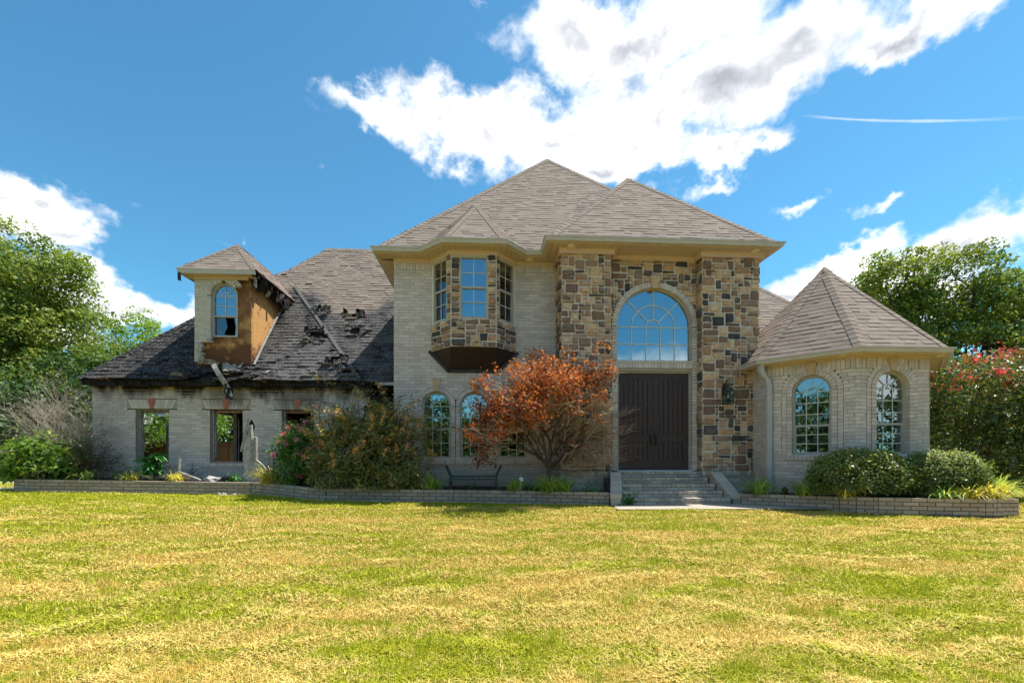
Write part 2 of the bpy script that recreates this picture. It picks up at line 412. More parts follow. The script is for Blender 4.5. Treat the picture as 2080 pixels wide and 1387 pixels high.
# ------------------------------------------------------------------ mesh helpers
class MB:
    def __init__(s): s.v = []; s.f = []; s.r = []
    def poly(s, pts, r=0.):
        i = len(s.v); s.v.extend([tuple(p) for p in pts]); s.f.append(tuple(range(i, i + len(pts)))); s.r.append(r)
    def hexa(s, p, r=0., skip=()):
        """p: 8 points, bottom ring 0-3 then top ring 4-7"""
        i = len(s.v); s.v.extend([tuple(q) for q in p])
        for k, f in enumerate(((3, 2, 1, 0), (4, 5, 6, 7), (0, 1, 5, 4), (1, 2, 6, 5), (2, 3, 7, 6), (3, 0, 4, 7))):
            if k in skip: continue
            s.f.append(tuple(i + j for j in f)); s.r.append(r)
    def box(s, x0, x1, y0, y1, z0, z1, r=0.):
        s.hexa([(x0, y0, z0), (x1, y0, z0), (x1, y1, z0), (x0, y1, z0), (x0, y0, z1), (x1, y0, z1), (x1, y1, z1), (x0, y1, z1)], r)
    def tube(s, pts, rad, n=6, r=0., caps=True):
        pts = [V(p) for p in pts]
        if not hasattr(rad, '__len__'): rad = [rad] * len(pts)
        base = len(s.v); prev = None
        for k, p in enumerate(pts):
            d = (pts[min(k + 1, len(pts) - 1)] - pts[max(k - 1, 0)]).normalized()
            ref = prev if prev is not None else (V((0, 0, 1)) if abs(d.z) < .9 else V((1, 0, 0)))
            a = (ref - d * ref.dot(d)).normalized(); b2 = d.cross(a); prev = a
            for j in range(n):
                th = 2 * math.pi * j / n
                s.v.append(tuple(p + (a * math.cos(th) + b2 * math.sin(th)) * rad[k]))
        for k in range(len(pts) - 1):
            for j in range(n):
                s.f.append((base + k * n + j, base + k * n + (j + 1) % n, base + (k + 1) * n + (j + 1) % n, base + (k + 1) * n + j)); s.r.append(r)
        if caps:
            s.f.append(tuple(base + j for j in reversed(range(n)))); s.r.append(r)
            e = base + (len(pts) - 1) * n
            s.f.append(tuple(e + j for j in range(n))); s.r.append(r)
    def prism(s, front, off, r=0.):
        """polygon 'front' extruded by vector off"""
        o = V(off); a = [V(p) for p in front]; b2 = [p + o for p in a]
        s.poly(a, r); s.poly(list(reversed(b2)), r)
        for k in range(len(a)):
            j = (k + 1) % len(a); s.poly([a[k], b2[k], b2[j], a[j]], r)
    def build(s, name, mat, parent=None, smooth=False, kind=None):
        me = bpy.data.meshes.new(name); me.from_pydata(s.v, [], s.f)
        at = me.attributes.new('rnd', 'FLOAT', 'FACE'); at.data.foreach_set('value', s.r)
        if smooth: me.polygons.foreach_set('use_smooth', [True] * len(s.f))
        me.materials.append(MATS[mat]); me.update()
        return link(name, me, parent, kind)
def link(name, me, parent=None, kind=None):
    o = bpy.data.objects.new(name, me); COL.objects.link(o)
    if parent is not None: o.parent = parent
    if kind: o['kind'] = kind
    return o
def tag(o, label, cat, group=None):
    o['label'] = label; o['category'] = cat
    if group: o['group'] = group
    return o
def thing(name, label, cat, loc=(0, 0, 0), group=None):
    o = bpy.data.objects.new(name, None); COL.objects.link(o); o.empty_display_size = .2
    return tag(o, label, cat, group)
def rnd(): return random.random()
def npmesh(name, verts, quads, r, mat, parent=None, kind=None, smooth=False):
    verts = np.asarray(verts, np.float32).reshape(-1, 3); quads = np.asarray(quads, np.int32); n = quads.shape[1]
    me = bpy.data.meshes.new(name)
    me.vertices.add(len(verts)); me.vertices.foreach_set('co', verts.ravel())
    me.loops.add(quads.size); me.loops.foreach_set('vertex_index', quads.ravel())
    me.polygons.add(len(quads)); me.polygons.foreach_set('loop_start', np.arange(len(quads), dtype=np.int32) * n)
    if smooth: me.polygons.foreach_set('use_smooth', np.ones(len(quads), bool))
    at = me.attributes.new('rnd', 'FLOAT', 'FACE'); at.data.foreach_set('value', np.asarray(r, np.float32))
    me.update(calc_edges=True); me.validate(); me.materials.append(MATS[mat])
    return link(name, me, parent, kind)

class Fr:
    """wall frame: s along the wall, d outward, z up"""
    def __init__(s, p0, p1):
        s.o = V((p0[0], p0[1], 0)); e = V((p1[0], p1[1], 0)) - s.o; s.L = e.length; s.u = e / s.L
        s.n = V((s.u.y, -s.u.x, 0))      # walking p0->p1 with the outside on the right hand
    def P(s, a, d, z): return s.o + s.u * a + s.n * d + V((0, 0, z))
    def hexa(s, mb, s0, s1, d0, d1, z0, z1, r=0., skip=()):
        P = s.P
        mb.hexa([P(s0, d1, z0), P(s1, d1, z0), P(s1, d0, z0), P(s0, d0, z0), P(s0, d1, z1), P(s1, d1, z1), P(s1, d0, z1), P(s0, d0, z1)], r, skip)
CO = .0714; BL = .254; JT = .010
BRICKS = []   # (score, wall, mat, 8 points, r)
CAMP = V((0, 0, EYE))
def add_brick(fr, wall, mat, s0, s1, d0, d1, z0, z1, r=None, w=1.0):
    P = fr.P; r = rnd() if r is None else r
    pts = [P(s0, d1, z0), P(s1, d1, z0), P(s1, d0, z0), P(s0, d0, z0), P(s0, d1, z1), P(s1, d1, z1), P(s1, d0, z1), P(s0, d0, z1)]
    c = P((s0 + s1) / 2, d1, (z0 + z1) / 2); vv = c - CAMP; dist = vv.length
    facing = max(0., -vv.normalized().dot(fr.n))
    BRICKS.append(((s1 - s0) * (z1 - z0) * facing / dist ** 2 * w, wall, mat, pts, r))
def blocked(ops, z, pad=0.):
    out = []
    for o in ops:
        b = o.get('b', 0.) + pad
        if o['z0'] - .001 <= z <= o['zs']: out.append((o['s0'] - b, o['s1'] + b))
        elif o.get('arch') and z > o['zs']:
            c = (o['s0'] + o['s1']) / 2; q = ((o['s1'] - o['s0']) / 2 + b) ** 2 - (z - o['zs']) ** 2
            if q > 0: out.append((c - math.sqrt(q), c + math.sqrt(q)))
        elif not o.get('arch') and o['zs'] < z < o['zs'] + o.get('top', 0.): out.append((o['s0'] - b, o['s1'] + b))
    return out
def intervals(a, b, blk):
    iv = [(a, b)]
    for x0, x1 in blk:
        nv = []
        for p, q in iv:
            if x1 <= p or x0 >= q: nv.append((p, q))
            else:
                if x0 > p: nv.append((p, x0))
                if x1 < q: nv.append((x1, q))
        iv = nv
    return iv
def brick_wall(fr, name, parent, z0, z1, ops=(), a=0., b=None, mat='brick', depth=.22, soldier=.2, limit=None, w=1.0, mortar='mortar'):
    """mortar core as the wall part, bricks laid on it course by course"""
    b = fr.L if b is None else b
    core = MB(); wall = None; rows = []
    ztop = z1 - soldier; n = int(round((ztop - z0) / CO))
    for k in range(n):
        zl = ztop - (k + 1) * CO; zm = zl + CO / 2
        a1, b1 = (a, b) if limit is None else limit(zm)
        iv = intervals(a1, b1, blocked(ops, zm))
        rows.append((zl, iv, k))
        for p, q in iv: fr.hexa(core, p, q, -depth, -.007, zl, zl + CO)
    if soldier:
        a1, b1 = (a, b) if limit is None else limit(z1 - soldier / 2)
        fr.hexa(core, a1, b1, -depth, -.007, ztop, z1)
    wall = core.build(name, mortar, parent)
    for zl, iv, k in rows:
        for p, q in iv:
            off = (k % 2) * BL / 2 + (.013 * ((k * 7) % 5))
            s = p - ((p - a + off) % BL)
            while s < q - .02:
                s0 = max(s + JT / 2, p); s1 = min(s + BL - JT / 2, q)
                if s1 - s0 > .025: add_brick(fr, wall, mat, s0, s1, -.02, random.uniform(-.0015, .0015), zl + JT / 2, zl + CO - JT / 2, w=w)
                s += BL
    if soldier:
        a1, b1 = (a, b) if limit is None else limit(z1 - soldier / 2)
        for p, q in intervals(a1, b1, blocked(ops, z1 - .06)):
            m = max(1, int((q - p) / .0714)); st = (q - p) / m
            for j in range(m):
                add_brick(fr, wall, mat, p + j * st + .005, p + (j + 1) * st - .005, -.02, .016 if j % 3 == 0 else .001, z1 - soldier + .006, z1 - .004, w=w)
    return wall
def flush_bricks(limit=300):
    BRICKS.sort(key=lambda b: -b[0])
    rest = {}
    for i, (scr, wall, mat, pts, r) in enumerate(BRICKS):
        if i < limit:
            m = MB(); m.hexa(pts, r); m.build('brick', mat, wall)
        else:
            rest.setdefault((wall.name, mat), (wall, MB()))[1].hexa(pts, r)
    for (wn, mat), (wall, m) in rest.items(): m.build('brickwork', mat, wall, kind='stuff')

def arc_ring(fr, mb, sc_, zs, r0, r1, d0, d1, th0=0., th1=math.pi, step=.0714, gap=.009, jit=True):
    n = max(3, int((th1 - th0) * r1 / step)); dt = (th1 - th0) / n
    for k in range(n):
        g = gap / r1 / 2 if gap else 0
        t0 = th0 + k * dt + g; t1 = th0 + (k + 1) * dt - g
        q = lambda rr, tt, d: fr.P(sc_ + rr * math.cos(tt), d, zs + rr * math.sin(tt))
        mb.hexa([q(r0, t1, d1), q(r0, t0, d1), q(r0, t0, d0), q(r0, t1, d0), q(r1, t1, d1), q(r1, t0, d1), q(r1, t0, d0), q(r1, t1, d0)], rnd() if jit else 0.)
def keystone(fr, parent, c, z0, z1, w0, w1, d, mat='keystone', name='keystone'):
    m = MB(); zm = z0 + (z1 - z0) * .42; wm = w0 + (w1 - w0) * .42
    for (za, zb, wa, wb, dd) in ((z0, zm, w0, wm, d), (zm, z1, wm + .008, w1, d + .012)):
        m.hexa([fr.P(c - wa, dd, za), fr.P(c + wa, dd, za), fr.P(c + wa, -.05, za), fr.P(c - wa, -.05, za),
                fr.P(c - wb, dd, zb), fr.P(c + wb, dd, zb), fr.P(c + wb, -.05, zb), fr.P(c - wb, -.05, zb)], rnd())
    return m.build(name, mat, parent)
def surround(fr, parent, o, rings=2, w=.10, mat='brick', proud=.012, sill=True):
    """brick rings round an arched opening, jamb bricks below, rowlock sill"""
    c = (o['s0'] + o['s1']) / 2; r = (o['s1'] - o['s0']) / 2; m = MB(); bk = MB(); ro = r + rings * w - .012
    arc_ring(fr, bk, c, o['zs'], r + .004, ro, -.115, -.002, gap=0)
    for sg in (-1, 1): fr.hexa(bk, *sorted((c + sg * (r + .004), c + sg * ro)), -.115, -.002, o['z0'], o['zs'])
    bk.build('surround_mortar', 'mortar', parent)
    for k in range(rings):
        r0 = r + k * w + (.004 if k else 0); r1 = r + (k + 1) * w - .006
        pr = proud if k == 0 else proud * .35
        arc_ring(fr, m, c, o['zs'], r0, r1, -.12, pr)
        z = o['z0']
        while z < o['zs'] - .02:
            zt = min(z + CO - .009, o['zs'])
            for sg in (-1, 1):
                x0, x1 = sorted((c + sg * r0, c + sg * r1))
                fr.hexa(m, x0, x1, -.12, pr, z, zt, rnd())
            z += CO
    if sill:
        x = o['s0'] - rings * w + .02; xe = o['s1'] + rings * w - .02; n = int((xe - x) / .0714); st = (xe - x) / n
        for j in range(n): fr.hexa(m, x + j * st + .004, x + (j + 1) * st - .004, -.12, .035, o['z0'] - .095, o['z0'] - .004, rnd())
    return m.build('window_surround', mat, parent)

def window(fr, parent, o, d=-.09, kind='hung', glass='glass', rail=None, cols=3, label=None, rows_lo=3, rows_up=3, fw=.045, lower=True):
    """frame, sashes, panes and muntins; o has s0,s1,z0,zs and arch"""
    win = bpy.data.objects.new('window', None); COL.objects.link(win); win.parent = parent
    if label: win['label'] = label
    s0, s1, z0, zs = o['s0'], o['s1'], o['z0'], o['zs']; c = (s0 + s1) / 2; r = (s1 - s0) / 2; arch = o.get('arch')
    f = MB()
    fr.hexa(f, s0, s0 + fw, d - .05, d + .03, z0, zs); fr.hexa(f, s1 - fw, s1, d - .05, d + .03, z0, zs)
    fr.hexa(f, s0 + fw, s1 - fw, d - .05, d + .035, z0, z0 + fw)
    if arch: arc_ring(fr, f, c, zs, r - fw, r, d - .05, d + .03, step=.06, gap=0, jit=False)
    else: fr.hexa(f, s0 + fw, s1 - fw, d - .05, d + .03, zs - fw, zs)
    f.build('frame', 'window_frame', win)
    if rail is not None:
        m = MB(); fr.hexa(m, s0 + fw, s1 - fw, d - .03, d + .02, rail - .022, rail + .022); m.build('meeting_rail', 'window_frame', win)
        if lower:
            m = MB(); e = .018
            fr.hexa(m, s0 + fw, s0 + fw + e, d - .03, d + .012, z0 + fw, rail - .022); fr.hexa(m, s1 - fw - e, s1 - fw, d - .03, d + .012, z0 + fw, rail - .022)
            fr.hexa(m, s0 + fw + e, s1 - fw - e, d - .03, d + .012, z0 + fw, z0 + fw + e); m.build('sash', 'window_frame', win)
    # panes
    g = MB(); zl = rail if rail is not None else z0 + fw
    pts = [fr.P(s0 + fw, d - .01, zl), fr.P(s1 - fw, d - .01, zl)]
    if arch:
        for k in range(25):
            th = math.pi * k / 24; pts.append(fr.P(c + (r - fw) * math.cos(th), d - .01, zs + (r - fw) * math.sin(th)))
    else: pts += [fr.P(s1 - fw, d - .01, zs - fw), fr.P(s0 + fw, d - .01, zs - fw)]
    g.poly(pts); g.build('pane', glass, win)
    if rail is not None and lower:
        g = MB(); g.poly([fr.P(s0 + fw, d - .022, z0 + fw), fr.P(s1 - fw, d - .022, z0 + fw), fr.P(s1 - fw, d - .022, rail), fr.P(s0 + fw, d - .022, rail)])
        g.build('pane', glass, win)
    # muntins
    m = MB(); bw = .007; a0, a1 = s0 + fw, s1 - fw; W = a1 - a0; dd = d - .006
    def vb(x, za, zb): fr.hexa(m, x - bw, x + bw, dd, dd + .008, za, zb)
    def hb(z, xa, xb): fr.hexa(m, xa, xb, dd + .0005, dd + .0085, z - bw, z + bw)
    if rail is not None:
        if lower:
            for k in range(1, cols): vb(a0 + W * k / cols, z0 + fw, rail)
            for k in range(1, rows_lo): hb(z0 + fw + (rail - z0 - fw) * k / rows_lo, a0, a1)
        top = zs if arch else zs - fw
        for k in range(1, cols): vb(a0 + W * k / cols, rail, top)
        for k in range(1, rows_up + (1 if arch else 0)): hb(rail + (top - rail) * k / rows_up, a0, a1)
    if arch:
        ri = W / cols / 2 * (1 if cols == 3 else .6)
        arc_ring(fr, m, c, zs, ri - bw, ri + bw, dd, dd + .008, step=.03, gap=0, jit=False)
        rr = r - fw
        for th in ((math.pi / 4, math.pi / 2, 3 * math.pi / 4) if kind != 'fan4' else (math.pi * .25, math.pi * .5, math.pi * .75)):
            p, q = V((math.cos(th), 0, math.sin(th))), V((-math.sin(th), 0, math.cos(th)))
            A = [(c + p.x * rad + q.x * sg * bw, zs + p.z * rad + q.z * sg * bw) for rad, sg in ((ri, -1), (rr, -1), (rr, 1), (ri, 1))]
            m.hexa([fr.P(x, dd + .009, z) for x, z in A] + [fr.P(x, dd + .001, z) for x, z in A])
    m.build('muntin', 'muntin', win)
    return win

# ------------------------------------------------------------------ stonework
STONES = []
def pack(W, H, cell, inside=None):
    nx = max(1, int(round(W / cell))); nz = max(1, int(round(H / cell))); cx, cz = W / nx, H / nz
    occ = np.zeros((nz, nx), bool); out = []
    if inside is not None:
        for j in range(nz):
            for i in range(nx):
                if not inside((i + .5) * cx, (j + .5) * cz): occ[j, i] = True
    shapes = [(4, 2), (3, 2), (5, 2), (2, 2), (3, 1), (4, 1), (2, 1), (4, 3), (3, 3), (2, 3), (5, 3), (6, 2), (1, 2), (5, 1), (1, 1)]
    wts = [9, 9, 6, 6, 5, 6, 3, 5, 4, 2.5, 2.5, 2.5, 1.2, 3, .6]
    for j in range(nz):
        for i in range(nx):
            if occ[j, i]: continue
            for _ in range(25):
                w, h = random.choices(shapes, wts)[0]
                if i + w <= nx and j + h <= nz and not occ[j:j + h, i:i + w].any(): break
            else: w = h = 1
            if i + w == nx - 1 and not occ[j:j + h, nx - 1].any(): w += 1
            occ[j:j + h, i:i + w] = True
            out.append((i * cx, (i + w) * cx, j * cz, (j + h) * cz))
    return out
def add_stone(fr, parent, s0, s1, z0, z1, w=1.):
    g = .011; s0 += g; s1 -= g; z0 += g; z1 -= g
    if s1 - s0 < .02 or z1 - z0 < .02: return
    j = lambda a: random.uniform(-a, a)
    dep = random.uniform(.018, .042); nx = ny = 3
    v = []; ja = min(.012, (s1 - s0) * .09)
    grid = []
    for b in range(ny + 1):
        for a in range(nx + 1):
            fa, fb = a / nx, b / ny
            edge = a in (0, nx) or b in (0, ny)
            # ease the rim inward, keep the middle proud
            fa2 = fa if a in (0, nx) else (.12 if a == 1 else .88); fb2 = fb if b in (0, ny) else (.16 if b == 1 else .84)
            d = -.004 + j(.002) if edge else dep + j(.010)
            grid.append(fr.P(s0 + (s1 - s0) * fa2 + j(ja), d, z0 + (z1 - z0) * fb2 + j(ja)))
    c = fr.P((s0 + s1) / 2, 0, (z0 + z1) / 2) - CAMP
    scr = (s1 - s0) * (z1 - z0) * max(0., -c.normalized().dot(fr.n)) / c.length_squared * w
    r = random.random()
    STONES.append((scr, parent, grid, r))
def flush_stones(limit=300):
    STONES.sort(key=lambda b: -b[0]); rest = {}
    def put(m, grid, r):
        i = len(m.v); m.v.extend([tuple(p) for p in grid])
        for b in range(3):
            for a in range(3):
                k = i + b * 4 + a; m.f.append((k, k + 1, k + 5, k + 4)); m.r.append(r)
    for i, (scr, par, grid, r) in enumerate(STONES):
        if i < limit: m = MB(); put(m, grid, r); m.build('stone', 'stone', par)
        else: put(rest.setdefault(par.name, (par, MB()))[1], grid, r)
    for par, m in rest.values(): m.build('stonework', 'stone', par, kind='stuff')
def stone_face(fr, parent, s0, s1, z0, z1, inside=None, cell=.074, w=1.):
    for a, b, c, d in pack(s1 - s0, z1 - z0, cell, None if inside is None else (lambda x, z: inside(s0 + x, z0 + z))):
        add_stone(fr, parent, s0 + a, s0 + b, z0 + c, z0 + d, w)

# ------------------------------------------------------------------ roofs
SHING = []
def roof_plane(parent, pts, mat='shingle', expo=.135, holes=(), wavy=0.):
    """pts: planar convex polygon, first edge the eave (left to right seen from outside). Lays shingle tabs course by course."""
    pts = [V(p) for p in pts]; u = (pts[1] - pts[0]).normalized()
    n = None
    for k in range(2, len(pts)):
        c = u.cross(pts[k] - pts[0])
        if c.length > .01: n = c.normalized(); break
    w = n.cross(u)
    uv = [((p - pts[0]).dot(u), (p - pts[0]).dot(w)) for p in pts]
    def span(h):
        xs = []
        for (a, b), (c, d) in zip(uv, uv[1:] + uv[:1]):
            if (b - h) * (d - h) <= 0 and abs(b - d) > 1e-9: xs.append(a + (c - a) * (h - b) / (d - b))
        return (min(xs), max(xs)) if len(xs) >= 2 else None
    hmax = max(b for a, b in uv); deck = MB()
    lift = lambda a, b, q: pts[0] + u * a + w * b + n * q
    k = 0; b = -.012
    while b < hmax - .01:
        b2 = min(b + expo, hmax); lo = span(max(b, .0005)); hi = span(min(b2, hmax - .0005))
        if not lo or not hi: break
        if lo[1] - lo[0] < .03: break
        s = lo[0] - random.uniform(0, .25)
        s_end = max(lo[1], hi[1])
        while s < s_end:
            wd = random.choice((.11, .15, .2, .25, .3)); e = s + wd
            A = max(s, lo[0]), min(e, lo[1]); B = max(s, hi[0]), min(e, hi[1])
            s = e
            if A[1] - A[0] < .004 and B[1] - B[0] < .004: continue
            A = (A[0], max(A)); B = (B[0], max(B))
            if A[0] > A[1] or B[0] > B[1]: continue
            mid = ((A[0] + A[1]) / 2, (b + b2) / 2)
            hole = None
            for (hu, hv, hr, hs) in holes:
                q = math.hypot((mid[0] - hu) / hr, (mid[1] - hv) / hs) + random.uniform(-.2, .2)
                if q < 1: hole = 'in'
                elif q < 1.45 and hole is None: hole = 'rim'
            if hole == 'in': continue
            t0 = random.choice((.007, .010, .015)); sag = 0.
            if wavy: sag = wavy * (math.sin(mid[0] * 2.1 + mid[1]) + .6 * math.sin(mid[0] * 5.3 + 2 + mid[1] * 3.1)) ; t0 += abs(random.gauss(0, .006))
            if wavy and random.random() < (.04 if wavy > .01 else .008): t0 += random.uniform(.015, .05)
            if hole == 'rim': t0 += random.uniform(.0, .07); sag += random.uniform(-.01, .02)
            P = [lift(A[0], b, t0 + sag), lift(A[1], b, t0 + sag), lift(B[1], b2 + .012, .003 + sag), lift(B[0], b2 + .012, .003 + sag)]
            Q = [lift(A[0], b, sag - .004), lift(A[1], b, sag - .004)]
            c = P[0] - CAMP; scr = max(0., -c.normalized().dot(n)) / c.length_squared * (A[1] - A[0])
            SHING.append((scr, parent, mat, P, Q, rnd()))
        b = b2; k += 1
def flush_shingles(limit=300):
    SHING.sort(key=lambda b: -b[0]); rest = {}
    def put(m, P, Q, r):
        m.poly(P, r); m.poly([Q[0], Q[1], P[1], P[0]], r); m.poly([Q[0], P[0], P[3]], r); m.poly([Q[1], P[2], P[1]], r)
    for i, (s, par, mat, P, Q, r) in enumerate(SHING):
        if i < limit: m = MB(); put(m, P, Q, r); m.build('shingle', mat, par)
        else: put(rest.setdefault((par.name, mat), (par, MB()))[1], P, Q, r)
    for (nm, mat), (par, m) in rest.items(): m.build('shingle_courses', mat, par, kind='stuff')
def deck(name, parent, polys, mat='interior', drop=.012):
    m = MB()
    for p in polys: m.poly([V(q) - V((0, 0, drop)) for q in p])
    return m.build(name, mat, parent)
def hip_caps(parent, a, b, mat='shingle', width=.14, step=.15, n1=None, n2=None, lift=.014):
    """ridge shingles folded over the line a->b (a the low end); n1,n2 normals of the two slopes"""
    a, b = V(a), V(b); d = (b - a); L = d.length; d.normalize(); m = MB()
    n1 = V(n1).normalized(); n2 = V(n2).normalized(); up = (n1 + n2).normalized()
    s1 = n1.cross(d); s2 = n2.cross(d)
    if s1.dot(n2) > 0: s1 = -s1
    if s2.dot(n1) > 0: s2 = -s2
    k = 0.
    while k < L - .02:
        e = min(k + step + .02, L); r = rnd()
        A = a + d * k + up * (lift + .008); B = a + d * e + up * lift
        l0, l1 = A + s1 * width - up * .0, B + s1 * width
        r0, r1 = A + s2 * width, B + s2 * width
        m.poly([l0, A, B, l1], r); m.poly([A, r0, r1, B], r)
        q = up * .010
        m.poly([l0 - q, A - q, A, l0], r); m.poly([A - q, r0 - q, r0, A], r)
        k += step
    return m.build('hip_cap', mat, parent)
def sweep(name, mat, parent, path, profile, closed=False):
    """profile (outward, z) swept along an XY path with mitres; outside is on the right hand of travel"""
    pts = [V((p[0], p[1], 0)) for p in path]; m = MB(); rings = []
    for k, p in enumerate(pts):
        d0 = (p - pts[k - 1]).normalized() if k else None
        d1 = (pts[k + 1] - p).normalized() if k < len(pts) - 1 else None
        n0 = V((d0.y, -d0.x, 0)) if d0 else None; n1 = V((d1.y, -d1.x, 0)) if d1 else None
        if n0 is None: mi = n1
        elif n1 is None: mi = n0
        else: mi = (n0 + n1); mi = mi / max(.3, mi.length_squared / 2)
        zoff = path[k][2] if len(path[k]) > 2 else 0.
        rings.append([p + mi * o + V((0, 0, z + zoff)) for o, z in profile])
    n = len(profile)
    for a, b in zip(rings, rings[1:]):
        for j in range(n):
            m.poly([a[j], a[(j + 1) % n], b[(j + 1) % n], b[j]])
    m.poly(list(reversed(rings[0]))); m.poly(rings[-1])
    return m.build(name, mat, parent)
GUT = [(-.02, -.085), (.055, -.085), (.07, -.06), (.075, -.03), (.098, -.012), (.098, .008), (.088, .008), (.080, -.008), (-.02, -.008)]

# ================================================================== GROUND
def gz(x, y):
    t = np.clip(np.asarray(y, float) / 8.0, 0, 1)
    z = -.56 + .56 * t
    z = z + .016 * np.clip(-np.asarray(x, float), 0, 14) * np.clip((np.asarray(y, float) - 4) / 5.5, 0, 1)
    return z - .03 * np.clip((np.asarray(x, float) - 5) / 5, 0, 1)
def build_ground():
    xs = np.concatenate([np.linspace(-900, -60, 12), np.linspace(-50, -16, 18), np.linspace(-15, 15, 121), np.linspace(16, 50, 18), np.linspace(60, 900, 12)])
    ys = np.concatenate([np.linspace(-900, -40, 12), np.linspace(-35, 0, 15), np.linspace(.25, 12, 95), np.linspace(13, 60, 25), np.linspace(70, 1200, 12)])
    X, Y = np.meshgrid(xs, ys); Z = gz(X, Y)
    near = (Y > 1) & (Y < 11)
    Z = Z + np.where(near, .012 * np.sin(X * 1.7 + Y * .6) * np.sin(Y * 1.3 + .4 * X), 0)
    v = np.stack([X, Y, Z], -1).reshape(-1, 3); nx, ny = len(xs), len(ys)
    i = (np.arange(ny - 1)[:, None] * nx + np.arange(nx - 1)[None]).ravel()
    q = np.stack([i, i + 1, i + nx + 1, i + nx], 1)
    o = npmesh('lawn', v, q, np.zeros(len(q)), 'lawn_ground', smooth=True); o['kind'] = 'structure'
    return o
build_ground()

# ================================================================== THE HOUSE
H = thing('brick_house', 'large grey-tan brick house with stone entry tower and fire-burnt left wing', 'house')
P1 = 1.15
EZ = 5.64     # eave of the two-storey block
# ---- walls of the two-storey block
wc = Fr((-2.16, 10.4), (1.70, 10.4)); X0 = 2.16
arch_ops = [dict(s0=c + X0 - .34, s1=c + X0 + .34, z0=.92, zs=2.15, arch=True, b=.10) for c in (-1.18, -.30, .60)]
bay_op = dict(s0=X0 - 1.2, s1=X0 + .56, z0=3.5, zs=5.4, top=.0)
W_MAIN = brick_wall(wc, 'wall', H, .12, 5.50, arch_ops + [bay_op])
for o in arch_ops:
    surround(wc, H, o, rings=1, w=.10, sill=False)
    c = (o['s0'] + o['s1']) / 2
    arc = MB(); arc_ring(wc, arc, c, o['zs'], .445, .475, -.05, .009, .15, math.pi - .15, step=.1); arc.build('window_surround', 'brick', H)
    keystone(wc, H, c, 2.50, 2.79, .055, .10, .03)
    window(wc, H, o, rail=1.62, cols=3, rows_lo=2, rows_up=2)
m = MB()
for j in range(42):
    s = X0 - 1.62 + j * .0745
    wc.hexa(m, s + .004, s + .0705, -.1, .04, .80, .905, rnd())
m.build('window_sill', 'brick', H)
# plain side and rear walls
m = MB()
m.box(-2.16, -1.98, 10.64, 18.8, .1, 5.55); m.box(5.97, 6.15, 10.4, 18.8, .1, 5.55); m.box(-2.16, 6.15, 18.62, 18.8, .1, 5.55)
m.box(1.70, 2.7, 10.42, 10.6, .1, 5.5); m.box(4.9, 5.97, 10.42, 10.6, .1, 5.5)
m.build('wall', 'brick', H)
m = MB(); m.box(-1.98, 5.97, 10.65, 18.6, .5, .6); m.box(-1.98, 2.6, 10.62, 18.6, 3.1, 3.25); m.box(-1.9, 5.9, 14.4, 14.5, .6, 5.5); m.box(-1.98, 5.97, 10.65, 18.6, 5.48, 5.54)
m.build('floor_and_partition', 'interior', H)

# ---- projecting bay on the upper floor
BP = [(-1.29, 10.4), (-.80, 9.9), (.20, 9.9), (.67, 10.4)]
bay_fr = [Fr(BP[0], BP[1]), Fr(BP[1], BP[2]), Fr(BP[2], BP[3])]
core = MB()
for k, f in enumerate(bay_fr):
    a, b = ((.06, .56), (.19, .81), (.09, .61))[k]
    for (p, q, z0, z1) in ((0, a, 3.42, 5.49), (b, f.L, 3.42, 5.49), (a, b, 3.42, 4.04), (a, b, 5.43, 5.49)):
        f.hexa(core, p, q, -.08, -.004, z0, z1)
bay = core.build('bay', 'stone_mortar', H)
for k, f in enumerate(bay_fr):
    a, b = ((.06, .56), (.19, .81), (.09, .61))[k]
    o = dict(s0=a, s1=b, z0=4.04, zs=5.43)
    stone_face(f, bay, 0, f.L, 3.42, 4.03, cell=.062)
    if k == 1:
        stone_face(f, bay, 0, a, 4.03, 5.47, cell=.064); stone_face(f, bay, b, f.L, 4.03, 5.47, cell=.064)
    elif k == 0: stone_face(f, bay, b, f.L, 4.03, 5.47, cell=.07)
    else: stone_face(f, bay, 0, a, 4.03, 5.47, cell=.045)
    window(f, H, o, d=-.03, rail=4.74, cols=2, rows_lo=2, rows_up=2, glass='glass' if k == 1 else 'glass_dim', fw=.038)
m = MB()  # mortar beads at the two front corners
for p in BP[1:3]: m.tube([(p[0], p[1] - .008, 3.42), (p[0], p[1] - .008, 5.47)], .012, 6)
m.build('corner_joint', 'stone_mortar', bay)
m = MB()  # inverted hopper under the bay
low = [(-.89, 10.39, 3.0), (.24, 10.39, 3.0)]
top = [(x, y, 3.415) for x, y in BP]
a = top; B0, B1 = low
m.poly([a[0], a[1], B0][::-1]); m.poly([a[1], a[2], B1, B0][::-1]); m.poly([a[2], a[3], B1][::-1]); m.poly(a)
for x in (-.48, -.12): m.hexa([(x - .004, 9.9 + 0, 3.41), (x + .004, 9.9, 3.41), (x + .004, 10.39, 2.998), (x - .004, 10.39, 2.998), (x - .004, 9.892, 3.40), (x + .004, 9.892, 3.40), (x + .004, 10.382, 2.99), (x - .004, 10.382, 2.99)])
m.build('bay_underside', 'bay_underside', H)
m = MB(); t = .075
for p, q in (((-1.30, 3.42), (-.89, 3.0)), ((-.89, 3.0), (.24, 3.0)), ((.24, 3.0), (.68, 3.42))):
    d = V((q[0] - p[0], 0, q[1] - p[1])).normalized(); nn = V((d.z, 0, -d.x)) * t; e = d * .035
    A = [V((p[0], 10.375, p[1])) - e, V((q[0], 10.375, q[1])) + e, V((q[0], 10.375, q[1])) + e + nn, V((p[0], 10.375, p[1])) - e + nn]
    m.prism(A, (0, .024, 0))
m.build('bay_base_trim', 'bay_underside', H)

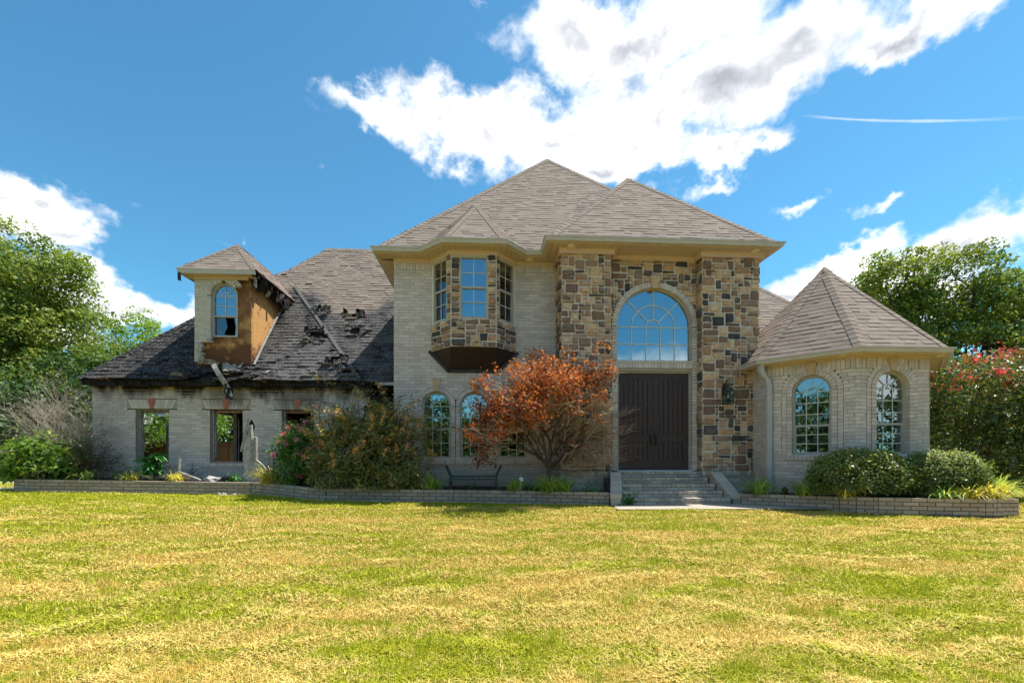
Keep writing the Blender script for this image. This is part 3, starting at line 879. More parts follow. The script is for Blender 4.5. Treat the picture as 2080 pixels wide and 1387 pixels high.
# ---- stone entry: two piers and a recessed middle
PX = (1.64, 2.75, 4.83, 6.15); PY = 9.70; MY = 9.96; PZ = .637
piers = []
for k, (x0, x1) in enumerate(((PX[0], PX[1]), (PX[2], PX[3]))):
    m = MB(); m.box(x0 + .004, x1 - .004, PY + .004, 10.41, .62, 5.52); pier = m.build('stone_pier', 'stone_mortar', H); piers.append(pier)
    stone_face(Fr((x0, PY), (x1, PY)), pier, 0, x1 - x0, .64, 5.47)
    stone_face(Fr((x0, 10.4), (x0, PY)), pier, 0, .7, .64, 5.47, cell=.075, w=.6)
    if k == 0: stone_face(Fr((x1, PY), (x1, 10.0)), pier, 0, .28, .64, 5.47, cell=.09, w=.5)
    else: stone_face(Fr((x1, PY), (x1, 10.4)), pier, 0, .7, .64, 5.47, cell=.08, w=.3)
    # brick plinth with a rowlock cap
    fb = Fr((x0 - .05, PY - .09), (x1 + .05, PY - .09)); w_ = brick_wall(fb, 'plinth', H, .05, .555, mat='step_brick', soldier=0, depth=.3)
    m = MB(); n = int(fb.L / .075); st = fb.L / n
    for j in range(n): fb.hexa(m, j * st + .004, (j + 1) * st - .004, -.10, .012, .56, .638, rnd())
    m.build('plinth_cap', 'step_brick', H)
ac, ar, az_ = 3.82, .88, 3.95    # arched window over the door
fm = Fr((PX[1], MY), (PX[2], MY)); mid = MB()
NS = 24
core_pts = []
# core above the arch built in columns
for k in range(40):
    xa = PX[1] + (PX[2] - PX[1]) * k / 40; xb = PX[1] + (PX[2] - PX[1]) * (k + 1) / 40; xm = (xa + xb) / 2
    q = 1.0 ** 2 - (xm - ac) ** 2
    zb = az_ + math.sqrt(max(q, 0)) - .03 if q > 0 else .64
    mid.box(xa, xb, MY + .004, MY + .25, zb, 5.5)
mid = mid.build('stone_wall', 'stone_mortar', H)
stone_face(fm, mid, 0, fm.L, .64, 5.47, inside=lambda x, z: (math.hypot(x + PX[1] - ac, max(0, z - az_)) > .99), cell=.075)
ob = dict(s0=ac - ar - PX[1], s1=ac + ar - PX[1], z0=PZ + .02, zs=az_, arch=True)
surround(fm, H, ob, rings=1, w=.125, proud=.05, sill=False)
keystone(fm, H, ac - PX[1], 4.80, 5.09, .065, .12, .085)
m = MB()   # brick transom band between door and arched window
n = 24; st = (2 * ar) / n
for j in range(n):
    fm.hexa(m, ac - ar - PX[1] + j * st + .003, ac - ar - PX[1] + (j + 1) * st - .003, -.1, .03, 2.995, 3.115, rnd())
fm.hexa(m, ac - ar - PX[1], ac + ar - PX[1], -.1, .045, 3.117, 3.155, .5)
m.build('transom_band', 'brick', H)
def big_arch_window():
    fr = Fr((PX[1], MY), (PX[2], MY)); c = ac - PX[1]; r = ar - .003; z0 = 3.155; zs = az_; d = -.08; fw = .032
    win = bpy.data.objects.new('window', None); COL.objects.link(win); win.parent = H; win['label'] = 'large fan-topped arched window above the double door'
    f = MB(); fr.hexa(f, c - r, c - r + fw, d - .05, d + .03, z0, zs); fr.hexa(f, c + r - fw, c + r, d - .05, d + .03, z0, zs)
    fr.hexa(f, c - r + fw, c + r - fw, d - .05, d + .035, z0, z0 + fw); arc_ring(fr, f, c, zs, r - fw, r, d - .05, d + .03, step=.06, gap=0, jit=False)
    f.build('frame', 'window_frame', win)
    g = MB(); pts = [fr.P(c - r + fw, d, z0 + fw), fr.P(c + r - fw, d, z0 + fw)] + [fr.P(c + (r - fw) * math.cos(math.pi * k / 40), d, zs + (r - fw) * math.sin(math.pi * k / 40)) for k in range(41)]
    g.poly(pts); g.build('pane', 'glass', win)
    m = MB(); bw = .0095; W = 2 * (r - fw); a0 = c - r + fw; dd = d + .004
    for k in range(1, 5): fr.hexa(m, a0 + W * k / 5 - bw, a0 + W * k / 5 + bw, dd, dd + .01, z0 + fw, zs)
    for z in (zs, (zs + z0 + fw) / 2 - .01): fr.hexa(m, a0, a0 + W, dd + .001, dd + .011, z - bw, z + bw)
    for rr in (W / 10, W * .3): arc_ring(fr, m, c, zs, rr - bw, rr + bw, dd, dd + .01, step=.03, gap=0, jit=False)
    for th in (math.pi / 4, math.pi / 2, 3 * math.pi / 4):
        ra, rb = W / 10, r - fw; p = (math.cos(th), math.sin(th)); q = (-p[1], p[0])
        A = [(c + p[0] * a + q[0] * s * bw, zs + p[1] * a + q[1] * s * bw) for a, s in ((ra, -1), (rb, -1), (rb, 1), (ra, 1))]
        m.hexa([fr.P(x, dd + .012, z) for x, z in A] + [fr.P(x, dd + .002, z) for x, z in A])
    m.build('muntin', 'muntin', win)
big_arch_window()

# ---- double front door
def front_door():
    y = 10.10; xL, xR, z0, z1 = 3.015, 4.675, .66, 2.90
    m = MB()
    m.box(2.955, xL, y - .06, y + .1, .64, 2.99); m.box(xR, 4.735, y - .06, y + .1, .64, 2.99); m.box(xL, xR, y - .06, y + .1, z1, 2.99)
    m.box(2.93, 2.985, y - .13, y - .061, .64, 2.99); m.box(4.705, 4.76, y - .13, y - .061, .64, 2.99); m.box(2.985, 4.705, y - .13, y - .061, 2.94, 2.992)
    m.build('door_casing', 'trim_door' if 'trim_door' in MATS else 'window_frame', H)
    m = MB(); m.box(2.96, 4.73, y - .17, y + .05, .638, .66); m.build('threshold', 'door_light', H)
    mid = (xL + xR) / 2
    for sgn, (a, b) in ((-1, (xL + .004, mid - .003)), (1, (mid + .003, xR - .004))):
        d = MB(); w = b - a; st = .125
        # back sheet plus stiles and rails standing proud of the planked panels
        d.box(a, b, y + .004, y + .04, z0, z1)
        d.box(a, a + st, y - .022, y - .001, z0, z1); d.box(b - st, b, y - .022, y - .001, z0, z1)
        for (p, q) in ((z0, z0 + .22), (z0 + .665, z0 + .84)): d.box(a + st, b - st, y - .022, y - .001, p, q)
        # top rail with an arched lower edge
        N = 16; c = (a + b) / 2; hw = w / 2 - st
        for k in range(N):
            xa = a + st + (w - 2 * st) * k / N; xb = a + st + (w - 2 * st) * (k + 1) / N
            za = z1 - .22 + .085 * (1 - ((xa - c) / hw) ** 2); zb = z1 - .22 + .085 * (1 - ((xb - c) / hw) ** 2)
            d.hexa([(xa, y - .022, za), (xb, y - .022, zb), (xb, y - .001, zb), (xa, y - .001, za), (xa, y - .022, z1), (xb, y - .022, z1), (xb, y - .001, z1), (xa, y - .001, z1)])
        leaf = d.build('door_leaf', 'door_wood', H)
        for (p, q) in ((z0 + .22, z0 + .665), (z0 + .84, z1 - .14)):
            for k in range(5):
                xa = a + st + .006 + (w - 2 * st - .012) * k / 5; xb = a + st + .006 + (w - 2 * st - .012) * (k + 1) / 5
                pm = MB(); pm.box(xa + .009, xb - .009, y - .014, y - .0005, p + .012, q - (.012 if p < z0 + .5 else 0)); pm.build('plank', 'door_wood', leaf)
            for (zz, hh) in ((p, .012), (q - .012, .012)):
                if zz > z1 - .3: continue
                pm = MB(); pm.box(a + st, b - st, y - .034, y - .0225, zz, zz + hh); pm.build('panel_moulding', 'door_wood', leaf)
        hx = b - .055 if sgn < 0 else a + .055
        hm = MB(); hm.box(hx - .028, hx + .028, y - .036, y - .0225, 1.30, 1.62); hm.tube([(hx, y - .03, 1.25), (hx, y - .085, 1.28), (hx, y - .09, 1.40), (hx, y - .04, 1.47)], .012, 8)
        hm.box(hx - .02, hx + .02, y - .034, y - .0225, 1.20, 1.29)
        hm.build('handle', 'dark_iron', leaf)
front_door()
m = MB(); m.box(PX[2] - .02, PX[2] + .03, 9.78, 9.80, 1.0, 1.09); m.build('doorbell', 'hoop_blue', H)

# ---- eaves of the two-storey block
EP = [(-2.5, 18.9), (-2.5, 10.08), (-1.5, 10.08), (-.95, 9.6), (.40, 9.6), (.87, 10.08), (1.30, 10.08), (1.30, 9.38), (6.40, 9.38), (6.40, 12.6)]
sweep('gutter', 'gutter_metal', H, [(x, y, EZ) for x, y in EP], GUT)
fascia = [(-.045, -.10), (-.021, -.10), (-.021, -.0), (-.045, -.0)]
sweep('fascia', 'trim', H, [(x, y, EZ) for x, y in EP], fascia)
def eave_y(x):
    for (x0, y0), (x1, y1) in zip(EP[1:], EP[2:]):
        if x0 <= x <= x1 and x1 > x0: return y0 + (y1 - y0) * (x - x0) / (x1 - x0)
    return 10.08
sof = MB(); sof.box(-2.45, 6.35, 10.12, 10.46, EZ - .075, EZ - .055); sof.box(1.33, 6.35, 9.42, 10.118, EZ - .075, EZ - .055); sof = sof.build('soffit', 'soffit', H)
x = -2.45
while x < 6.33:
    xe = x + .125; y0, y1 = eave_y(x + .0) + .02, eave_y(min(xe, 6.34)) + .02
    if abs(y0 - y1) > .3: y0 = y1 = max(y0, y1)
    back = 10.32 if not (1.64 < x < 6.2) else 10.2
    mm = MB(); r = rnd(); zz = EZ - .098
    mm.hexa([(x + .004, y0, zz), (xe - .004, y1, zz), (xe - .004, back, zz), (x + .004, back, zz), (x + .004, y0, zz + .02), (xe - .004, y1, zz + .02), (xe - .004, back, zz + .02), (x + .004, back, zz + .02)], r)
    mm.build('soffit_board', 'soffit', sof); x = xe
mm = MB()
yy = 10.5
while yy < 18.5: mm.box(-2.46, -2.14, yy + .004, yy + .146, EZ - .098, EZ - .078); yy += .15
mm.build('soffit_boards', 'soffit', sof, kind='stuff')
frz = [(-.03, 0), (.0, 0), (.028, 0), (.028, .012), (.018, .02), (.018, .085), (.032, .095), (.032, .115), (-.03, .115)]
for path, z in (([(-2.16, 10.4), (-1.29, 10.4), (-.80, 9.9), (.20, 9.9), (.67, 10.4), (1.66, 10.4)], 5.455), ([(1.60, 10.39), (1.60, 9.66), (2.80, 9.66), (2.80, 9.95)], 5.45), ([(2.79, 9.945), (4.80, 9.945)], 5.455), ([(4.79, 9.95), (4.79, 9.66), (6.20, 9.66), (6.20, 10.3)], 5.45)):
    sweep('frieze', 'trim', H, [(x, y, z - .012) for x, y in path], frz)
def soffit_light(x, y, z, par):
    m = MB(); N = 14
    rim = [(x + .085 * math.cos(2 * math.pi * k / N), y + .085 * math.sin(2 * math.pi * k / N), z) for k in range(N)]
    m.prism(rim, (0, 0, -.012)); o = m.build('soffit_light', 'door_light', par)
    m = MB(); lens = [(x + .06 * math.cos(2 * math.pi * k / N), y + .06 * math.sin(2 * math.pi * k / N), z - .013) for k in range(N)]
    m.prism(lens, (0, 0, -.012)); m.build('lens', 'lamp_lens', o)
soffit_light(1.82, 9.53, EZ - .099, H); soffit_light(5.95, 9.53, EZ - .099, H); soffit_light(.98, 10.24, EZ - .099, H)

# ---- roofs of the two-storey block
E2 = EZ + .01
A = V((1.975, 14.555, E2 + 4.475 * P1)); c0, c1, c2, c3 = V((-2.5, 10.08, E2)), V((6.45, 10.08, E2)), V((6.45, 19.03, E2)), V((-2.5, 19.03, E2))
RM = deck('roof', H, [(c0, c1, A), (c1, c2, A), (c2, c3, A), (c3, c0, A)])
roof_plane(RM, [c0, c1, A]); roof_plane(RM, [c3, c0, A]); roof_plane(RM, [c1, c2, A], expo=.27)
NF, NL, NR = V((0, -P1, 1)), V((-P1, 0, 1)), V((P1, 0, 1))
hip_caps(RM, c0, A, n1=NF, n2=NL); hip_caps(RM, c1, A, n1=NF, n2=NR)
b0, b1 = V((1.30, 9.38, E2)), V((6.40, 9.38, E2)); hw = 2.55
BA = V((3.85, 9.38 + hw, E2 + hw * P1)); BB = V((3.85, 13.1, BA.z)); b2, b3 = V((6.40, 12.6, E2)), V((1.30, 12.6, E2))
RB = deck('roof', H, [(b0, b1, BA), (b1, b2, BB, BA), (b3, b0, BA, BB)])
roof_plane(RB, [b0, b1, BA]); roof_plane(RB, [b3, b0, BA, BB]); roof_plane(RB, [b1, b2, BB, BA])
hip_caps(RB, b0, BA, n1=NF, n2=NL); hip_caps(RB, b1, BA, n1=NF, n2=NR); hip_caps(RB, BB, BA, n1=NL, n2=NR)
ba = [V((-1.5, 10.08, E2)), V((-.95, 9.6, E2)), V((.40, 9.6, E2)), V((.87, 10.08, E2))]; bt = V((-.29, 11.72, 7.62))
RY = deck('roof', H, [(ba[0], ba[1], bt), (ba[1], ba[2], bt), (ba[2], ba[3], bt)])
for p, q in zip(ba, ba[1:]): roof_plane(RY, [p, q, bt])
nn = [(q - p).cross(bt - p).normalized() for p, q in zip(ba, ba[1:])]
hip_caps(RY, ba[1], bt, n1=nn[0], n2=nn[1], width=.11); hip_caps(RY, ba[2], bt, n1=nn[1], n2=nn[2], width=.11)

# ---- octagonal corner turret
TC = V((7.78, 9.90, 0)); AW, AE = 1.80, 2.06; TZ = 2.99
def octa(ap):
    r = ap / math.cos(math.pi / 8)
    return [TC + V((r * math.sin(th), -r * math.cos(th), 0)) for th in [R(-22.5 + 45 * k) for k in range(-2, 6)]]
ow = octa(AW); oe = octa(AE)      # index 2->3 is the front facet
for k in range(0, 6):
    f = Fr(ow[k], ow[k + 1]); ops = []
    if k in (1, 2, 3):
        c = f.L / 2 + (.04 if k == 1 else 0); ops = [dict(s0=c - .335, s1=c + .335, z0=1.0, zs=2.285, arch=True, b=.19)]
    w_ = brick_wall(f, 'turret_wall', H, .05, TZ - .13, ops, w=1.15)
    for o in ops:
        surround(f, H, o, rings=2, w=.095, proud=.02)
        keystone(f, H, (o['s0'] + o['s1']) / 2, o['zs'] + .335, o['zs'] + .335 + .245, .05, .09, .03)
        window(f, H, o, d=-.10, rail=1.60, cols=3, rows_lo=3, rows_up=3, glass='glass_low')
m = MB(); m.poly([p + V((0, 0, .3)) for p in ow]); m.build('turret_floor', 'interior', H)
tp = oe[0:7]
sweep('gutter', 'gutter_metal', H, [(p.x, p.y, TZ) for p in [V((oe[0].x, 10.9, 0))] * 0 + tp], GUT)
sweep('fascia', 'trim', H, [(p.x, p.y, TZ) for p in tp], fascia)
sweep('frieze', 'trim', H, [(p.x, p.y, TZ - .145) for p in ow[0:7]], frz)
m = MB()
for k in range(0, 6):
    m.poly([ow[k] + V((0, 0, TZ - .075)), oe[k] + V((0, 0, TZ - .075)), oe[k + 1] + V((0, 0, TZ - .075)), ow[k + 1] + V((0, 0, TZ - .075))])
ts = m.build('soffit', 'soffit', H)
soffit_light(6.78, 8.10, TZ - .076, H); soffit_light(8.72, 8.06, TZ - .076, H)
TA = V((7.80, 9.85, 5.33)); oz = [p + V((0, 0, TZ + .01)) for p in oe]
RT = deck('turret_roof', H, [(oz[k], oz[(k + 1) % 8], TA) for k in range(8)])
tn = []
for k in range(8):
    p, q = oz[k], oz[(k + 1) % 8]; tn.append((q - p).cross(TA - p).normalized())
    if k in range(0, 5): roof_plane(RT, [p, q, TA])
for k in range(1, 6): hip_caps(RT, oz[k], oz[k].lerp(TA, .95), n1=tn[k - 1], n2=tn[k], width=.12)
m = MB(); m.hexa([TA + V((dx * .12, dy * .12, -.13)) for dx, dy in ((-1, -1), (1, -1), (1, 1), (-1, 1))] + [TA + V((dx * .012, dy * .012, .028)) for dx, dy in ((-1, -1), (1, -1), (1, 1), (-1, 1))], .4)
m.build('hip_cap', 'shingle', RT)
# downspout at the turret's left corner
def downspout():
    c = oe[1]; wcn = ow[1]; m = MB()
    def seg(p, q, w=.052, d=.04):
        p, q = V(p), V(q); m.hexa([p + V((-w, -d, 0)), p + V((w, -d, 0)), p + V((w, d, 0)), p + V((-w, d, 0)), q + V((-w, -d, 0)), q + V((w, -d, 0)), q + V((w, d, 0)), q + V((-w, d, 0))])
    x, y = c.x + .05, c.y - .0
    wx, wy = wcn.x - .03, wcn.y - .09
    path = [(x, y, TZ - .08), (x, y, TZ - .20), (x + (wx - x) * .3, y + (wy - y) * .3, TZ - .32), (x + (wx - x) * .8, y + (wy - y) * .8, TZ - .40), (wx, wy, TZ - .52), (wx, wy, .15)]
    for p, q in zip(path, path[1:]): seg(q, p)
    seg((wx, wy, 1.02), (wx, wy, 1.05), .058, .046)
    return m.build('downspout', 'gutter_metal', H)
downspout()
# ---- right wing behind the turret
m = MB(); m.box(6.15, 10.55, 10.5, 10.7, .1, 2.92); m.box(10.37, 10.55, 10.7, 18, .1, 2.92); m.box(6.15, 10.37, 17.8, 18, .1, 2.92); m.build('wall', 'brick', H)
rz = TZ + .01; r0, r1, r2, r3 = V((6.16, 10.2, rz)), V((10.88, 10.2, rz)), V((10.88, 18.3, rz)), V((6.16, 18.3, rz)); rh = 4.05
q0, q1 = V((6.16, 14.25, rz + rh * 1.14)), V((6.83, 14.25, rz + rh * 1.14))
RR = deck('roof', H, [(r0, r1, q1, q0), (r1, r2, q1), (r2, r3, q0, q1)])
roof_plane(RR, [r0, r1, q1, q0]); roof_plane(RR, [r1, r2, q1], expo=.25)
hip_caps(RR, r1, q1, n1=V((0, -1.14, 1)), n2=V((1.14, 0, 1)))

# ---- burnt left wing
LZ = 2.89; P2 = 1.24
fl = Fr((-9.90, 11.70), (-3.05, 11.70)); L0 = 9.90
LW = [dict(s0=c + L0 - .405, s1=c + L0 + .405, z0=.82, zs=2.18, top=.0, b=.0) for c in (-8.46, -6.65, -4.87)]
jb = [dict(s0=o['s0'] - .20, s1=o['s1'] + .20, z0=2.185, zs=2.43) for o in LW]
WL = brick_wall(fl, 'wall', H, .1, 2.86, LW + jb)
for k, o in enumerate(LW):
    c = (o['s0'] + o['s1']) / 2
    back = MB(); fl.hexa(back, o['s0'] - .22, o['s1'] + .22, -.2, -.008, 2.185, 2.43); back.build('lintel', 'mortar', H)
    m = MB(); n = 13      # splayed jack arch
    for j in range(n):
        t0, t1 = -1 + 2 * j / n, -1 + 2 * (j + 1) / n
        if abs((t0 + t1) / 2) < .09: continue
        b0_, b1_ = c + t0 * .49 + .004, c + t1 * .49 - .004; u0, u1 = c + t0 * .605 + .004, c + t1 * .605 - .004
        m.hexa([fl.P(b0_, .010, 2.19), fl.P(b1_, .010, 2.19), fl.P(b1_, -.03, 2.19), fl.P(b0_, -.03, 2.19), fl.P(u0, .010, 2.425), fl.P(u1, .010, 2.425), fl.P(u1, -.03, 2.425), fl.P(u0, -.03, 2.425)], rnd())
    for sg in (-1, 1):
        for j in range(3): fl.hexa(m, *sorted((c + sg * (.60 + .004 * j), c + sg * .625)), -.03, .0, 2.19 + j * .08, 2.262 + j * .08, rnd())
    m.build('lintel_bricks', 'brick', H)
    keystone(fl, H, c, 2.185, 2.445, .05, .085, .02, 'red_keystone')
    m = MB(); n = 16; st = 1.24 / n
    for j in range(n): fl.hexa(m, c - .62 + j * st + .003, c - .62 + (j + 1) * st - .003, -.15, .03, .725, .812, rnd())
    m.build('window_sill', 'brick', H)
    # what is left of the frame
    win = bpy.data.objects.new('window', None); COL.objects.link(win); win.parent = H; win['label'] = 'burnt-out window opening with only scraps of its frame'
    m = MB(); fl.hexa(m, o['s0'] + .005, o['s0'] + .05, -.2, -.10, .82, 2.17); fl.hexa(m, o['s0'] + .055, o['s0'] + .075, -.19, -.13, .95, 1.8); m.build('frame', 'pale_board', win)
    m = MB(); fl.hexa(m, o['s0'] + .05, o['s1'] - .01, -.2, -.09, 2.10, 2.165); m.build('head_board', 'scorched_board', win)
    m = MB(); fl.hexa(m, o['s0'] + .05, o['s1'] - .005, -.16, -.08, .822, .85); m.build('sill_board', 'pink_sill' if k == 1 else 'pale_board', win)
# side and rear walls with the garage openings
m = MB()
def side_x(m, x0, x1, spans, z0, z1):
    for a, b in spans: m.box(x0, x1, a, b, z0, z1)
side_x(m, -9.90, -9.70, [(11.93, 12.75), (15.5, 16.1), (17.9, 19.9)], .1, 2.8)
side_x(m, -9.90, -9.70, [(11.93, 19.9)], 2.55, 2.8)
m.box(-9.70, -2.2, 19.7, 19.9, .1, 2.8); m.build('wall', 'brick', H)
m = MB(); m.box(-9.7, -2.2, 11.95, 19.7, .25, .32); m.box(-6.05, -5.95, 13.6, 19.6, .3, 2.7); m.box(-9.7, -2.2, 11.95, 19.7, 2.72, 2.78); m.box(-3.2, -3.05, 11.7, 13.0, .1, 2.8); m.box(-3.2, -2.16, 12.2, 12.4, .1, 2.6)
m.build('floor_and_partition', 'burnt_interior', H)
m = MB()
for x in (-7.15, -6.5, -5.4, -4.3): m.box(x, x + .045, 13.5, 13.6, .3, 2.7, rnd())
m.build('charred_stud', 'scorched_board', H)
m = MB(); m.box(-8.62, -8.50, 15.56, 15.66, .3, 2.5); m.build('door_post', 'pale_board', H)
# roof planes
e = LZ + .01
a0, a1 = V((-10.0, 11.42, e)), V((-3.2, 11.42, e)); AA = V((-6.6, 14.82, e + 3.4 * P2 - .10)); AR = V((-6.6, 17.0, AA.z))
a2, a3 = V((-3.2, 13.2, e)), V((-10.0, 13.2, e))
BY = 11.58; B0, B1 = V((-9.93, BY, e)), V((-1.9, BY, e)); hb = 4.36
BR0, BR1 = V((-9.93 + hb, BY + hb, e + hb * P2)), V((-1.0, BY + hb, e + hb * P2)); B3, B2 = V((-9.93, BY + 2 * hb, e)), V((-1.9, BY + 2 * hb, e))
def hole_on(X, Yv, Y0, w, h):   # plan position -> (u, slope length)
    return (X + 10.0, (Yv - Y0) * math.sqrt(1 + P2 * P2), w, h)
holesA = [hole_on(-4.75, 12.55, 11.42, .22, .24), hole_on(-3.98, 11.86, 11.42, .24, .16), hole_on(-4.9, 13.25, 11.42, .20, .10), hole_on(-3.55, 11.62, 11.42, .2, .12), hole_on(-6.7, 11.5, 11.42, .75, .12)]
holesB = [hole_on(-3.72, 12.9, BY, .30, .16), hole_on(-4.0, 13.4, BY, .22, .12)]
RA = deck('burnt_roof', H, [(a0, a1, AA), (a1, a2, V((-5.0, 15.0, e + 1.8 * P2)), AA), (a3, a0, AA, AR)], 'char', .06)
roof_plane(RA, [a0, a1, AA], 'burnt_shingle', holes=holesA, wavy=.012)
roof_plane(RA, [a1, V((-3.2, 14.82, e)), AA], 'burnt_shingle', wavy=.006)
roof_plane(RA, [a3, a0, AA, V((-6.6, 16.6, AA.z))], 'burnt_shingle', expo=.2)
RBK = deck('burnt_roof', H, [(B0, B1, BR1, BR0), (B3, B0, BR0), (B2, B3, BR0, BR1)], 'char', .06)
roof_plane(RBK, [B0, B1, BR1, BR0], 'burnt_shingle', holes=holesB, wavy=.007); roof_plane(RBK, [B3, B0, BR0], 'burnt_shingle', expo=.2)
NF2, NL2, NR2 = V((0, -P2, 1)), V((-P2, 0, 1)), V((P2, 0, 1))
hip_caps(RA, a0, AA, 'burnt_shingle', n1=NF2, n2=NL2); hip_caps(RA, a1.lerp(AA, .01), a1.lerp(AA, .83), 'ash_cap', n1=NF2, n2=NR2, width=.075, lift=.045)
hip_caps(RBK, B0, BR0, 'burnt_shingle', n1=NF2, n2=NL2); hip_caps(RBK, BR0, BR1, 'burnt_shingle', n1=NF2, n2=V((0, P2, 1)))
# charred eave: uneven fascia, rafter tails and curled scraps
m = MB(); x = -9.95
while x < -3.15:
    w = random.uniform(.18, .5); z0 = LZ - random.uniform(.12, .17); d = random.uniform(-.02, .03)
    z0b = z0 + random.uniform(-.03, .03)
    m.hexa([(x, 11.47 + d, z0), (min(x + w, -3.15), 11.47 + d, z0b), (min(x + w, -3.15), 11.52, z0b), (x, 11.52, z0), (x, 11.46 + d, LZ - .02), (min(x + w, -3.15), 11.46 + d, LZ - .02), (min(x + w, -3.15), 11.52, LZ - .02), (x, 11.52, LZ - .02)])
    x += w
x = -9.8
while x < -3.2: m.box(x, x + .045, 11.45, 11.72, LZ - .13, LZ - .03); x += .41
m.box(-9.9, -3.1, 11.62, 11.71, LZ - .14, LZ - .02)
m.build('charred_eave', 'char', H)
def scrap(parent, x, y, z, w, h, yaw, tilt, mat, curl=.12, name='loose_shingle', n=5):
    """a curled, ragged sheet"""
    m = MB(); M = Matrix.Translation((x, y, z)) @ Matrix.Rotation(yaw, 4, 'Z') @ Matrix.Rotation(tilt, 4, 'X')
    rows = []
    for j in range(4):
        v = j / 3; row = []
        for i in range(n + 1):
            uu = i / n
            rag = random.uniform(-.25, .25) * h * .5 if j in (0, 3) else 0
            row.append(M @ V(((uu - .5) * w, v * h + rag, curl * (v * v) + random.uniform(-.012, .012) + curl * .4 * math.sin(uu * 6))))
        rows.append(row)
    r = rnd()
    for j in range(3):
        for i in range(n):
            m.poly([rows[j][i], rows[j][i + 1], rows[j + 1][i + 1], rows[j + 1][i]], r)
            q = V((0, 0, -.006)); m.poly([rows[j + 1][i] + q, rows[j + 1][i + 1] + q, rows[j][i + 1] + q, rows[j][i] + q], r)
    return m.build(name, mat, parent)
def on_A(x, dy): return (x, 11.42 + dy, e + dy * P2 + .03)
for k in range(26):
    x = random.uniform(-9.7, -3.4); scrap(RA, x, 11.42 + random.uniform(-.05, .02), LZ + random.uniform(-.03, .03), random.uniform(.2, .55), random.uniform(.10, .2), random.uniform(-.25, .25), random.uniform(-.5, .4), random.choice(['char', 'char', 'char', 'scorched_board']), random.uniform(-.06, .05))
for (hu, hv, hr, hs) in holesA[:4]:
    for k in range(9):
        th = rnd() * 6.28; X_ = hu - 10 + hr * 1.1 * math.cos(th); dy = (hv + hs * 1.1 * math.sin(th)) / math.sqrt(1 + P2 * P2)
        scrap(RA, *on_A(X_, max(.02, dy)), random.uniform(.10, .26), random.uniform(.06, .16), random.uniform(-1.2, 1.2), random.uniform(.4, 1.2), random.choice(['char', 'burnt_shingle', 'ash_cap']), random.uniform(.02, .10))
for (hu, hv, hr, hs) in holesB:
    for k in range(9):
        th = rnd() * 6.28; X_ = hu - 10 + hr * 1.1 * math.cos(th); dy = (hv + hs * 1.1 * math.sin(th)) / math.sqrt(1 + P2 * P2)
        scrap(RBK, X_, BY + max(.02, dy), e + max(.02, dy) * P2 + .03, random.uniform(.10, .28), random.uniform(.06, .15), random.uniform(-1.2, 1.2), random.uniform(.4, 1.1), random.choice(['char', 'burnt_shingle', 'ash_cap']), random.uniform(.02, .1))
for k in range(16):   # torn boards and felt under the dormer
    x = random.uniform(-7.6, -5.4); dy = random.uniform(.0, .28)
    scrap(RA, *on_A(x, dy), random.uniform(.25, .6), random.uniform(.1, .22), random.uniform(-.5, .5), random.uniform(.1, .9), random.choice(['scorched_board', 'char', 'scorched_board', 'pale_board', 'char']), random.uniform(-.06, .1), 'torn_board')
m = MB(); m.box(-2.75, -2.2, 11.46, 11.57, LZ - .09, LZ - .02); m.build('gutter', 'gutter_metal', H)

# ---- dormer
DX0, DX1, DY, DZ = -7.40, -6.06, 11.75, 5.60
D = bpy.data.objects.new('dormer', None); COL.objects.link(D); D.parent = H; D['label'] = 'burnt dormer with half its brick veneer fallen off'
fd = Fr((DX0, DY), (DX1, DY))
dw = dict(s0=-7.0 - DX0, s1=-6.38 - DX0, z0=4.03, zs=5.08, arch=True, b=.0)
m = MB()
for k in range(60):
    zl = 3.2 + k * .04
    for p, q in intervals(0, fd.L, blocked([dw], zl + .02)): fd.hexa(m, p, q, -.05, 0, zl, zl + .04)
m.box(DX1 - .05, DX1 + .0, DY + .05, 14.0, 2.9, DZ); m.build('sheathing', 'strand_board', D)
m = MB(); m.box(DX0, DX0 + .05, DY + .05, 14.0, 2.9, DZ); m.build('sheathing', 'brick', D)
m = MB(); m.box(DX0 + .06, DX1 - .06, 12.9, 12.95, 3.2, 5.6); m.build('inner_wall', 'interior', D)
fv = Fr((DX0, DY - .10), (DX1, DY - .10))
jag = {}
def vlimit(z):
    if z > 5.2: b = .97
    elif z > 5.02: b = .98 + .0
    elif z > 4.0: b = .40
    elif z > 3.86: b = .33 + .06 * (z - 3.86) / .14
    elif z > 3.7: b = .16
    else: b = .13
    return (0, b + .03 * math.sin(z * 57.))
dwv = dict(dw); dwv['b'] = .09
vw = brick_wall(fv, 'brick_veneer', D, 3.36, 5.52, [dwv], mat='dormer_brick', depth=.09, soldier=0, limit=vlimit, w=.8)
m = MB(); c = (dw['s0'] + dw['s1']) / 2
arc_ring(fv, m, c, dw['zs'], .315, .405, -.09, .012, R(35), R(82)); arc_ring(fv, m, c, dw['zs'], .315, .405, -.09, .012, R(98), R(180)); arc_ring(fv, m, c, dw['zs'], .41, .50, -.09, .004, R(30), R(80)); arc_ring(fv, m, c, dw['zs'], .41, .50, -.09, .004, R(100), R(180))
z = 3.92
while z < 5.06:
    fv.hexa(m, dw['s0'] - .09, dw['s0'] - .002, -.09, .012, z, z + .062, rnd()); z += CO
m.build('window_surround', 'dormer_brick', D, kind='stuff')
m = MB()
